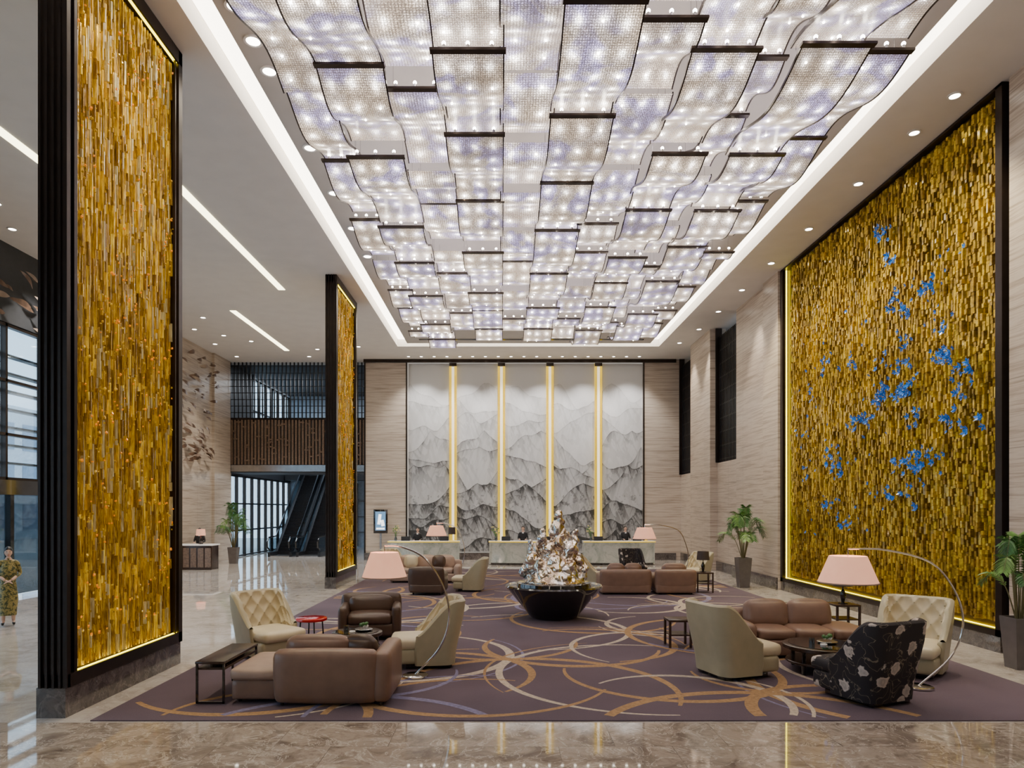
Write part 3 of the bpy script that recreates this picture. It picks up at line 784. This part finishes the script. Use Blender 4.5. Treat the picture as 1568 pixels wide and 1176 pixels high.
b=MB()
b.soft((-.78,.22,.17),(.60,1.05,.26),LEAR,.04,.004); b.soft((-.78,.20,.37),(.62,1.08,.16),LEAL,.06,.02)
b.soft((.20,.10,.17),(1.40,.98,.26),LEAR,.04,.004)
b.soft((.16,-.38,.37),(1.30,.22,.68),LEAR,.085,.015,rot=(R(5),0,0))
b.soft((.86,.10,.36),(.24,1.12,.64),LEAR,.085,.012)
b.soft((.13,.14,.37),(1.24,.86,.17),LEAL,.06,.02)
b.soft((.0,-.12,.65),(.80,.20,.36),LEAR,.09,.03,rot=(R(8),0,0)); b.soft((.54,-.10,.64),(.42,.18,.36),LEAD,.08,.04,rot=(R(8),0,R(-12)))
for x,y in ((-1.0,-.2),(-.6,.6),(-.4,-.38),(.85,-.38),(.85,.55),(-1.0,.6)): b.cyl((x,y,0),.025,.09,BLACKF,10)
b.done('modular_leather_sofa',(-2.38,9.03,Z),R(0),ang=60)
b=MB()
b.box((0,0,.52),(.38,1.2,.035),DARKW,bev=.008); b.box((0,.0,.44),(.36,1.14,.03),DARKW)
for x,y in ((-.17,-.58),(.17,-.58),(-.17,.58),(.17,.58)): b.box((x,y,.25),(.025,.025,.5),BLACKF)
b.box((0,-.58,.012),(.36,.025,.025),BLACKF); b.box((0,.58,.012),(.36,.025,.025),BLACKF); b.box((0,0,.48),(.025,1.1,.06),BLACKF)
b.done('side_table',(-3.72,9.3,Z),R(0))
b=MB()
b.lathe([(.001,.40),(.26,.40),(.285,.41),(.29,.43),(.285,.455),(.27,.46),(.001,.46)],REDL,seg=36)
for k in range(4):
    a=k*math.pi/2+.5; b.tube([(.2*math.cos(a),.2*math.sin(a),.40),(.23*math.cos(a),.23*math.sin(a),.0)],.014,BLACKF)
b.lathe([(.2,.10),(.215,.10),(.215,.115),(.2,.115),(.2,.10)],BLACKF)
b.done('red_side_table',(-3.55,12.75,Z))
def sofa(name,loc,rz,w,mat,light,nb=2,d=1.0,chaise=0,nc=None):
    b=MB(); nc=nc or nb
    b.soft((0,0,.17),(w-.04,d,.26),mat,.04,.004)
    bk=w-chaise
    b.soft((-chaise/2,d/2-.10,.42),(bk,.22,.60),mat,.08,.012,rot=(R(-5),0,0))
    b.soft((-w/2+.12,-.02,.34),(.23,d,.46),mat,.08,.01)
    if not chaise: b.soft((w/2-.12,-.02,.34),(.23,d,.46),mat,.08,.01)
    x0=-w/2+.25; x1=w/2-(.25 if not chaise else .02); cw=(x1-x0)/nc
    for i in range(nc): b.soft((x0+cw*(i+.5),-.10 if not chaise else 0,.38),(cw-.015,d-(.26 if not chaise else .04),.18),light,.06,.02)
    bw=(x1-x0-chaise)/nb
    for i in range(nb): b.soft((x0+bw*(i+.5),d/2-.30,.64),(bw-.03,.20,.46),mat,.09,.04,rot=(R(-12),0,0))
    for sx in (-1,1):
        for sy in (-1,1): b.cyl((sx*(w/2-.12),sy*(d/2-.12),0),.022,.1,BLACKF,10,.03)
    return b.done(name,loc,rz,ang=60)
sofa('leather_sofa',(5.13,11.85,Z),R(0),2.2,LEAR,LEAR,2,chaise=.42,nc=3)
sofa('leather_sofa',(3.62,20.35,Z),R(180),1.5,LEAR,LEAR,2); sofa('leather_sofa',(5.08,20.35,Z),R(180),1.2,LEAR,LEAR,1)
sofa('leather_sofa',(-2.6,23.6,Z),R(0),2.4,LEAL,LEAL,3)
b=MB()
b.soft((-.5,0,0),(.4,.16,.38),LEAC,.07,.04,rot=(R(-15),0,0)); b.soft((.45,0,0),(.4,.16,.38),LEAD,.07,.04,rot=(R(-15),0,0)); b.done('throw_cushions',(-2.6,23.40,.72))

def coffee(loc,r):
    b=MB()
    b.lathe([(.001,.34),(r-.02,.34),(r,.35),(r,.40),(r-.02,.41),(.001,.41)],DARKW,seg=48)
    b.lathe([(r*.86,.411),(r*.86,.418),(.001,.418)],BLACKF,seg=48)
    b.lathe([(r*.9,.13),(r*.92,.14),(r*.92,.16),(r*.9,.17),(.001,.17)],DARKW,seg=48)
    for k in range(4): a=k*math.pi/2+.6; b.box((r*.86*math.cos(a),r*.86*math.sin(a),.18),(.05,.05,.36),BLACKF,bev=.006)
    b.lathe([(.001,.42),(.12,.42),(.15,.44),(.14,.445),(.001,.43)],STEEL,c=(.1,.05,0),seg=24)
    b.cyl((-.18,-.05,.42),.04,.09,GLASSD,14); b.cyl((-.05,-.16,.42),.05,.02,SHIRT,14)
    for k in range(9): a=k*2.4; b.ell((.1+.05*math.cos(a),.05+.05*math.sin(a),.49+.02*(k%3)),(.03,.03,.03),LEAF if k%3 else SHIRT,5)
    b.done('round_coffee_table',loc)
coffee((4.93,10.5,Z),.57); coffee((-2.2,21.7,Z),.45); coffee((4.4,22.4,Z),.5); coffee((-2.45,11.6,Z),.42)
def cube_table(loc,h=.55,w=.45):
    b=MB()
    b.box((0,0,h-.02),(w,w,.04),DARKW,bev=.008); b.box((0,0,h*.45),(w*.9,w*.9,.025),DARKW)
    for sx in (-1,1):
        for sy in (-1,1): b.box((sx*(w/2-.025),sy*(w/2-.025),h/2-.01),(.04,.04,h-.02),DARKW)
    b.done('side_table',loc)
cube_table((3.2,12.4,Z),.5,.42); cube_table((6.05,20.5,Z),.6,.5); cube_table((7.0,14.0,Z),.55,.5)
def table_lamp(loc,dark=True,s=1):
    b=MB()
    b.lathe([(.001,0),(.09,0),(.09,.015),(.03,.03),(.045,.10),(.06,.18),(.03,.27),(.012,.30),(.012,.42),(.001,.42)],BLACKF,seg=20)
    b.lathe([(.19,.36),(.165,.62),(.16,.62),(.185,.36),(.19,.36)],SHADED if dark else SHADE,seg=28)
    b.ell((0,0,.47),(.035,.035,.05),BULB,6)
    b.done('table_lamp',loc,sc=s)
table_lamp((6.05,20.5,Z+.602)); table_lamp((7.0,14.0,Z+.552))
def arc_lamp(loc,rz,reach=.6,bow=.42,h=1.92,r=.33,sc=1):
    b=MB()
    b.lathe([(.001,0),(.19,0),(.19,.02),(.17,.03),(.001,.03)],CHROME,seg=32)
    pts=crom([(0,0,.02),(bow*.72,0,.42),(bow,0,.85),(bow*.85,0,1.3),(bow*.3,0,h-.2),(-reach*.45,0,h-.02),(-reach,0,h)],8)
    b.tube(pts,.014,CHROME,8)
    b.tube([(-reach,0,h),(-reach,0,h-.16)],.006,CHROME,6)
    zt=h-.10; zb=zt-.37
    b.lathe([(r,zb),(r*.62,zt),(r*.60,zt),(r*.985,zb),(r,zb)],SHADE,c=(-reach,0,0),seg=40)
    b.lathe([(r+.004,zb-.004),(r+.004,zb+.012),(r-.006,zb+.012)],LEAL,c=(-reach,0,0),seg=40)
    b.ell((-reach,0,zb+.16),(.05,.05,.07),BULB,6)
    b.done('arc_floor_lamp',loc,rz,sc=sc)
    l=bpy.data.lights.new('lamp_bulb_light','POINT'); l.energy=22; l.color=(1,.75,.55); l.shadow_soft_size=.06
    o=bpy.data.objects.new('floor_lamp_bulb_light',l); SC.collection.objects.link(o)
    o.location=(loc[0]-reach*math.cos(rz),loc[1]-reach*math.sin(rz),loc[2]+zb+.02)
arc_lamp((-1.28,10.15,Z),R(0),reach=.46,bow=.50,h=1.94,r=.33)
arc_lamp((5.80,9.5,Z),R(0),reach=.98,bow=.62,h=1.93,r=.39)
arc_lamp((-1.75,24.9,Z),R(0),reach=.62,bow=.40,h=1.98,r=.38)
arc_lamp((5.65,22.3,Z),R(0),reach=.98,bow=.45,h=1.98,r=.38)

# ------------------------------------------------------------------ centre sculpture on black bowl
b=MB()
b.lathe([(.001,0),(.50,0),(.55,.03),(.60,.10),(.78,.32),(.98,.55),(1.10,.68),(1.12,.72),(1.09,.75),(1.04,.75),(1.02,.735),(.86,.735),(.84,.80),(.80,.82),(.001,.82)],BLACKF,seg=72)
b.done('black_bowl_table',(1.20,15.7,.022))
ROCKM,nt,bb=newmat('champagne_chrome'); v=coords(nt)
nt.links.new(ramp(nt,noiz(nt,v,3.0,4),[(.35,(.34,.26,.19)),(.46,(.68,.57,.46)),(.56,(.80,.76,.71)),(.66,(.48,.48,.50))]),bb.inputs['Base Color'])
bb.inputs['Metallic'].default_value=1; bb.inputs['Roughness'].default_value=.13
bm=bmesh.new(); rs=random.Random(11)
spec=[(-.62,.20,.15,.28),(-.68,.10,.16,.22),(-.50,-.05,.26,.42),(-.34,.10,.26,.58),(-.28,-.04,.13,.95),(-.26,0,.10,1.10),(-.12,-.05,.26,.72),(.10,.05,.28,.85),(.05,0,.18,1.20),(.11,.0,.10,1.52),(.13,0,.13,1.38),(.19,.02,.12,1.15),(-.04,.0,.12,1.08),(.34,-.05,.24,.66),(.46,.0,.12,.95),(.47,.0,.08,1.12),(.55,.0,.22,.42),(.66,-.08,.16,.24),(-.52,0,.11,.72),(-.54,.0,.08,.86),(.28,.1,.24,.3),(0,-.2,.28,.35),(-.3,-.2,.24,.25),(.35,-.22,.20,.33),(.30,.0,.09,1.08)]
for (x,y_,r_,z_) in spec:
    q=bmesh.ops.create_icosphere(bm,subdivisions=3,radius=r_); off=Vector((x,y_,z_)); sq=Vector((rs.uniform(.6,.9),rs.uniform(.6,.9),rs.uniform(1.0,1.45) if z_<1.4 else 1.0)); rot=Matrix.Rotation(rs.uniform(-.4,.4),3,'Y')
    for vv in q['verts']: vv.co=rot@Vector((vv.co.x*sq.x,vv.co.y*sq.y,vv.co.z*sq.z))+off
q=bmesh.ops.create_cone(bm,cap_ends=True,segments=24,radius1=.70,radius2=.34,depth=.5,matrix=Matrix.Translation((0,0,.25)))
for vv in bm.verts:
    if vv.co.z<0.0: vv.co.z=0
me=bpy.data.meshes.new('scholar_rock'); bm.to_mesh(me); bm.free(); tmp=bpy.data.objects.new('tmp',me); SC.collection.objects.link(tmp)
rm=tmp.modifiers.new('r','REMESH'); rm.mode='VOXEL'; rm.voxel_size=.020
dg=bpy.context.evaluated_depsgraph_get(); me2=bpy.data.meshes.new_from_object(tmp.evaluated_get(dg)); bpy.data.objects.remove(tmp)
nrm=[v.normal.copy() for v in me2.vertices]
for v_,n_ in zip(me2.vertices,nrm):
    p=v_.co; c=noise.voronoi(p*4.0)[0]; k=(c[1]-c[0]-.25)*.11+noise.noise(p*6+Vector((5,1,2)))*.04+noise.noise(p*14)*.008
    fade=min(1,max(0,p.z/.1)); v_.co=p+n_*k*fade
me2.materials.clear(); me2.materials.append(ROCKM); me2.polygons.foreach_set('use_smooth',[True]*len(me2.polygons))
zs=[v.co.z for v in me2.vertices]; print('rock',max(zs))
o=bpy.data.objects.new('chrome_scholar_rock_sculpture',me2); SC.collection.objects.link(o); o.location=(1.22,15.7,.843-min(zs)); o.scale=(1.0,1.0,1.0)

# ------------------------------------------------------------------ reception desks
JADE=marble('jade_marble',(.30,.34,.29),(.47,.51,.45),(.61,.63,.57),(.74,.74,.68),tile=(5,5),rough=.12,vs=1.6)
def desk(cx,w):
    b=MB(); seg=24
    def fr_(u,v):
        x=-w/2+w*u; bow=.22*(1-(2*u-1)**2); z=.10+.93*v; return (x,-.28-bow+.05*math.sin(v*math.pi),z)
    b.grid(fr_,seg,8,JADE)
    def topf(u,v):
        x=-(w/2+.05)+(w+.1)*u; bow=.22*(1-(2*u-1)**2); return (x,(-.36-bow)*(1-v)+.35*v,1.07)
    b.grid(topf,seg,2,WHITEM)
    b.grid(lambda u,v:(topf(u,0)[0],topf(u,0)[1],1.02+.05*v),seg,1,GOLDM)
    b.grid(lambda u,v:(topf(u,v)[0],topf(u,v)[1],1.02),seg,2,WHITEM)
    for s in (-1,1): b.box((s*(w/2-.01),.02,.53),(.06,.62,.98),JADE)
    b.box((0,.05,.05),(w-.1,.55,.10),STONE); b.box((0,.2,.72),(w-.1,.25,.04),DARKW)
    for x in (-w*.28,w*.28):
        b.box((x,.15,1.17),(.40,.03,.2),SUIT,bev=.008); b.box((x,.17,1.08),(.06,.06,.05),STEEL)
    b.done('reception_desk',(cx,31.0,.0))
desk(-3.5,3.15); desk(1.12,3.3); desk(5.3,3.15)
def tall_lamp(x):
    b=MB()
    b.lathe([(.001,0),(.10,0),(.10,.02),(.03,.04),(.03,.34),(.001,.34)],GOLDM,seg=16)
    b.lathe([(.17,.30),(.15,.62),(.145,.62),(.165,.30),(.17,.30)],SHADED,seg=24); b.ell((0,0,.42),(.04,.04,.05),BULB,6)
    b.done('table_lamp',(x,30.95,1.072))
for x in (-2.25,2.35,6.55): tall_lamp(x)
FLW=P('orchid_petals',(.75,.65,.2),.6)
for x in (-4.8,-.25,4.05):
    b=MB(); b.lathe([(.001,0),(.05,0),(.07,.08),(.04,.18),(.05,.2),(.001,.2)],GLASSD,seg=14)
    for k in range(14):
        a=random.uniform(0,6.28); t=random.uniform(.05,.22); h=random.uniform(.35,.7); b.tube([(0,0,.15),(t*.4*math.cos(a),t*.4*math.sin(a),h*.6),(t*math.cos(a),t*math.sin(a),h)],.006,LEAF,5)
        b.ell((t*math.cos(a),t*math.sin(a),h),(.035,.035,.03),FLW if k%2 else LEAF2,4)
    b.done('flower_vase',(x,30.95,1.073))
b=MB(); b.box((0,0,0),(.68,.10,1.16),BLACKF,bev=.01); b.box((0,-.052,.02),(.50,.01,.92),E('sign_display',(.12,.24,.40),1.0))
SG=E('sign_white_graphic',(1,1,1),1.8); b.box((-.05,-.06,.1),(.14,.006,.5),SG,rot=(0,R(8),0)); b.box((.1,-.06,-.08),(.16,.006,.3),SG,rot=(0,R(-12),0)); b.box((0,-.06,-.35),(.4,.006,.08),SG)
b.box((0,.03,-.9),(.1,.06,.7),STEEL); b.box((0,0,-1.9),(.5,.35,.03),STEEL); b.box((0,.03,-1.5),(.08,.05,.8),STEEL)
b.done('digital_sign_stand',(-5.88,33.2,1.916))
b=MB(); b.box((0,0,.50),(1.5,.7,1.0),DARKW,bev=.01); b.box((0,0,1.02),(1.6,.8,.05),WHITEM,bev=.008)
for k in range(5): b.box((-.6+k*.3,-.36,.5),(.24,.02,.8),WOODS)
b.box((0,0,.03),(1.4,.6,.06),BLACKF); b.done('concierge_desk',(-12.75,28.6,0.0))
table_lamp((-12.6,28.6,1.048),False)

# ------------------------------------------------------------------ plants
def palm(loc,h,n,fl,potr=.24,poth=.8,seed=1):
    rs=random.Random(seed); b=MB()
    b.lathe([(.001,0),(potr*.72,0),(potr,poth),(potr*.9,poth),(potr*.86,poth-.06),(.001,poth-.06)],POT,seg=4,M=Matrix.Rotation(R(45),4,'Z'))
    b.lathe([(potr*.6,poth-.05),(.001,poth-.045)],SOIL,seg=12)
    for k in range(n):
        a=k*2.4+rs.uniform(-.3,.3); up=rs.uniform(.45,1.0); L=fl*rs.uniform(.75,1.1)
        ca,sa=math.cos(a),math.sin(a); base=Vector((ca*.04,sa*.04,poth-.05)); out=L*(1.15-up)*.9; hh=(h-poth)*up
        mid=base+Vector((ca*out*.35,sa*out*.35,hh*.75)); tip=base+Vector((ca*out*1.15,sa*out*1.15,hh*.88-.12*L)); pk=base+Vector((ca*out*.8,sa*out*.8,hh*1.02))
        pts=crom([base,mid,pk,tip],7); N=len(pts)
        b.tube(pts,[.012*(1-.75*i/N) for i in range(N)],TRUNK,5)
        lm=LEAF if rs.random()<.65 else LEAF2
        for i in range(int(N*.35),N):
            t=(pts[min(i+1,N-1)]-pts[i-1]).normalized(); side=t.cross(Vector((0,0,1))); 
            if side.length<.05: side=Vector((-sa,ca,0))
            side.normalize(); nn=side.cross(t)
            f=(i-N*.35)/(N*.65); ll=.36*L*math.sin(math.pi*(.18+.78*f))**.7*.8
            for sub in (0,.5):
                p=pts[i]+(pts[min(i+1,N-1)]-pts[i])*sub
                for s in (-1,1):
                    dr=(side*s*.8+t*.6+nn*rs.uniform(-.05,.2)).normalized(); w=t*.014
                    m1=p+dr*ll*.5; e=p+dr*ll-Vector((0,0,ll*.28))
                    b.add([p-w*.5,p+w*.5,m1+w,e,m1-w],[(0,1,2,4),(4,2,3)],lm)
    b.done('potted_palm',loc,0,ang=30)
palm((7.75,21.9,0.003),2.62,16,1.15,.30,.95,3)
palm((8.15,10.75,0.003),2.3,16,.72,.26,.8,5)
palm((-12.4,31.6,0.003),2.75,20,1.3,.30,.75,9)

# ------------------------------------------------------------------ people
def skinmesh(name,J,edges,root=0,sub=2):
    me=bpy.data.meshes.new(name); me.from_pydata([j[:3] for j in J],edges,[]); o=bpy.data.objects.new(name,me); SC.collection.objects.link(o)
    md=o.modifiers.new('s','SKIN'); md.use_smooth_shade=True
    sv=me.skin_vertices[0].data
    for i,j in enumerate(J): sv[i].radius=(j[3],j[4] if len(j)>4 else j[3]); sv[i].use_root=(i==root)
    ss=o.modifiers.new('u','SUBSURF'); ss.levels=sub; ss.render_levels=sub
    dg=bpy.context.evaluated_depsgraph_get(); dg.update(); m2=bpy.data.meshes.new_from_object(o.evaluated_get(dg)); bpy.data.objects.remove(o)
    m2.polygons.foreach_set('use_smooth',[True]*len(m2.polygons)); return m2
def person(name,loc,rz,H=1.66,style='suit',pose='clasp'):
    root=empty(name,loc,rz); root.scale=(H/1.66,)*3
    if pose=='clasp': el=(.215,.03,1.11); wr=(.055,-.185,.985)
    else: el=(.22,-.02,1.12); wr=(.15,-.25,1.10)
    J=[(0,0,.93,.135,.10),(0,.0,1.08,.105,.085),(0,-.01,1.24,.125,.095),(0,.01,1.36,.10,.075),(0,.0,1.43,.05,.05),(0,-.01,1.50,.045,.048)]
    Ed=[(0,1),(1,2),(2,3),(3,4),(4,5)]
    for s in (-1,1):
        i=len(J); J+=[(s*.155,.01,1.36,.055),(s*el[0],el[1],el[2],.040),(s*wr[0],wr[1],wr[2],.027)]; Ed+=[(3,i),(i,i+1),(i+1,i+2)]
    for s in (-1,1):
        i=len(J); J+=[(s*.085,0,.84,.088,.09),(s*.09,-.015,.47,.056),(s*.09,.02,.09,.036),(s*.10,-.12,.035,.036,.03)]; Ed+=[(0,i),(i,i+1),(i+1,i+2),(i+2,i+3)]
    m2=skinmesh('body',J,Ed)
    mats=[SUIT if style=='suit' else DRESS,SKIN,SHOE,SHIRT]; m2.materials.clear()
    for m in mats: m2.materials.append(m)
    mi=[]
    for p in m2.polygons:
        c=p.center
        if c.z>1.415 and abs(c.x)<.10: k=1
        elif c.z<.075: k=2
        elif style!='suit' and c.z<.45: k=1
        elif style=='suit' and c.y<-.05 and abs(c.x)<.035*max(0,(c.z-1.15)/.2) and c.z>1.15: k=3
        elif style!='suit' and ((c-Vector((math.copysign(wr[0],c.x),wr[1],wr[2]))).length<.16) and c.y<-.1: k=1
        else: k=0
        mi.append(k)
    m2.polygons.foreach_set('material_index',mi)
    bo=bpy.data.objects.new('body',m2); SC.collection.objects.link(bo); bo.parent=root
    for s in (-1,1):
        w=Vector((s*wr[0],wr[1],wr[2])); d=Vector((-s*.75,-.15,-.35)).normalized() if pose=='clasp' else Vector((-s*.2,-1,-.15)).normalized()
        side=d.cross(Vector((0,0,1))).normalized()*s
        J=[tuple(w)+(.024,),tuple(w+d*.04)+(.026,.018),tuple(w+d*.075)+(.028,.016)]; Ed=[(0,1),(1,2)]
        for q,(o_,l) in enumerate(((-.028,.062),(-.010,.072),(.009,.068),(.026,.052))):
            i=len(J); b0=w+d*.085+side*o_; d2=(d+Vector((0,.0,-.35))).normalized()
            J+=[tuple(b0)+(.009,),tuple(b0+d*l*.5)+(.0085,),tuple(b0+d*l*.5+d2*l*.5)+(.007,)]; Ed+=[(2,i),(i,i+1),(i+1,i+2)]
        i=len(J); t0=w+d*.035-side*.026; J+=[tuple(t0)+(.011,),tuple(t0+(d*.7-side*.6)*.035)+(.0095,),tuple(t0+(d*.95-side*.5)*.06)+(.008,)]; Ed+=[(1,i),(i,i+1),(i+1,i+2)]
        hm=skinmesh('hand',J,Ed); hm.materials.clear(); hm.materials.append(SKIN); ho=bpy.data.objects.new('hand_%s'%('r' if s<0 else 'l'),hm); SC.collection.objects.link(ho); ho.parent=root
    b=MB(); hz=1.575
    def hd(u,v):
        th=u*2*math.pi; ph=(v-.5)*math.pi; x=math.cos(ph)*math.sin(th)*.073; y=-math.cos(ph)*math.cos(th)*.092; z=math.sin(ph)*.112
        if z<0: k=1-.38*(-z/.112)**1.5; x*=k; y=y*(1-.22*(-z/.112)) if y<0 else y*(1-.45*(-z/.112))
        if y<0:
            nz=math.exp(-(x/.012)**2)*math.exp(-((z+.018)/.022)**2); y-=.020*nz
            y+=.008*math.exp(-((abs(x)-.03)/.014)**2)*math.exp(-((z-.005)/.013)**2)
            y-=.006*math.exp(-(x/.02)**2)*math.exp(-((z+.058)/.012)**2); y-=.008*math.exp(-(x/.02)**2)*math.exp(-((z+.098)/.015)**2)
        return (x,y-.012,z+hz)
    b.grid(hd,48,32,SKIN)
    for s in (-1,1):
        b.ell((s*.03,-.082,hz+.005),(.013,.010,.007),EYEW,6); b.ell((s*.03,-.090,hz+.005),(.006,.004,.006),EYEB,5)
        b.box((s*.03,-.096,hz+.024),(.028,.006,.004),HAIR,rot=(0,R(-6*s),0)); b.ell((s*.074,.0,hz-.005),(.008,.018,.030),SKIN,6)
    b.ell((0,-.098,hz-.056),(.022,.006,.007),LIPS,6)
    def hr(u,v):
        th=u*2*math.pi; ph=(v-.5)*math.pi; x=math.cos(ph)*math.sin(th)*.082; y=-math.cos(ph)*math.cos(th)*.10+.004; z=math.sin(ph)*.122
        lim=.045+.02*math.cos(th*3) if math.cos(th)>.35 else (-.03 if math.cos(th)>-.1 else -.085)
        if z<lim: z=lim; k=.93; x*=k; y*=k
        return (x,y-.008,z+hz+.004)
    b.grid(hr,40,28,HAIR)
    b.ell((0,.095,hz+.01),(.045,.04,.045),HAIR,8)
    b.done('head',parent=root,ang=60)
    c=MB()
    if style=='suit':
        def jk(u,v):
            th=u*2*math.pi; z=.80+.55*v; w=.165-.035*math.sin(min(1,v*1.15)*math.pi)+.02*v; return (w*math.sin(th),-(.105+.012*v)*math.cos(th)+.0,z)
        c.grid(jk,32,12,SUIT)
        c.box((-.022,-.105,1.37),(.02,.01,.07),SHIRT,rot=(0,R(-25),0)); c.box((.022,-.105,1.37),(.02,.01,.07),SHIRT,rot=(0,R(25),0))
        for z_ in (1.0,1.08): c.ell((0,-.118,z_),(.008,.004,.008),STEEL,4)
    else:
        def sk(u,v):
            th=u*2*math.pi; z=.22+1.16*v
            T=[.15,.16,.18,.165,.125,.15,.165,.10]
            w=T[min(7,int(v*7))]; w2=T[min(7,int(v*7)+1)]; f=v*7-int(v*7); w=w*(1-f)+w2*f
            return (w*math.sin(th),-w*.74*math.cos(th),z)
        c.grid(sk,36,28,DRESS); c.lathe([(.06,0),(.052,.05),(.05,.05),(.056,0)],DRESS,(0,-.002,1.40),20)
    c.done('jacket' if style=='suit' else 'long_dress',parent=root,ang=60)
    return root
person('woman_in_patterned_dress',(-10.62,14.7,.003),R(35),1.66,'dress','clasp')
person('receptionist',(1.0,31.75,.003),R(-5),1.70,'suit','desk')
person('receptionist',(5.75,31.75,.003),R(5),1.70,'suit','desk')
person('receptionist',(-3.9,31.75,.003),R(0),1.64,'suit','desk')
person('concierge_clerk',(-13.0,29.4,.003),R(10),1.66,'suit','desk')

# ------------------------------------------------------------------ lights
def spot(x,y,z,tx,ty,tz,e,ang=70,col=(1,.86,.70),size=.08,name='ceiling_spotlight'):
    l=bpy.data.lights.new(name,'SPOT'); l.energy=e; l.spot_size=R(ang); l.spot_blend=.7; l.color=col; l.shadow_soft_size=size
    o=bpy.data.objects.new(name,l); SC.collection.objects.link(o); o.location=(x,y,z); o.rotation_euler=(Vector((tx,ty,tz))-Vector((x,y,z))).to_track_quat('-Z','Y').to_euler()
for y in (12.2,15.5,18,20.5): spot(8.1-.9,y,ZC-.06,XR,y,4.5,1050,75,(1,.87,.58))
for y in (8.2,23,28,30.3): spot(7.9,y,ZC-.06,XR,y,2,600,60,(1,.88,.74))
for i in range(6): spot(-4.0+i*2.05,32.0,ZC-.06,-4.0+i*2.05,YB,4.0,640,85,(1,.95,.90))
for x,y in ((-12.3,26),(-11,30),(-12.6,20),(-7.4,29),(-9,14),(-9,20)): spot(x,y,ZC-.06,x,y,0,1050,95,(1,.91,.80))
for y in (9.0,10.2,22.3,23.7): spot(-4.1,y,ZC-.0,-5.24,y,6,380,80,(1,.82,.45))
for x,y in ((1.2,14),(1.2,17)): spot(x,y-1,8.4,1.2,15.8,1.5,130,40,(1,.90,.78))
def area(name,loc,rot,sx,sy,e,col):
    l=bpy.data.lights.new(name,'AREA'); l.shape='RECTANGLE'; l.size=sx; l.size_y=sy; l.energy=e; l.color=col
    o=bpy.data.objects.new(name,l); SC.collection.objects.link(o); o.location=loc; o.rotation_euler=rot
area('escalator_hall_fill',(-10.2,40,ZC-.1),(0,0,0),4,4,320,(.85,.92,1))  # fill added to brighten the escalator hall, no fixture modelled
area('escalator_hall_soffit_fill',(-10.2,35.4,4.3),(0,0,0),5,1,150,(.9,.95,1))  # second added fill, under the slab, brightening the hall opening

w=bpy.data.worlds.new('World'); SC.world=w; w.use_nodes=True; bg=w.node_tree.nodes['Background']; bg.inputs[0].default_value=(.68,.84,1,1); bg.inputs[1].default_value=3.6

cd=bpy.data.cameras.new('camera'); cam=bpy.data.objects.new('camera',cd); SC.collection.objects.link(cam)
cam.location=(0,0,2.5); cam.rotation_euler=(R(90),0,0); cd.lens=24; cd.sensor_width=36; cd.shift_x=16/1568; cd.shift_y=192/1568; cd.clip_end=300; cd.clip_start=.05
SC.camera=cam
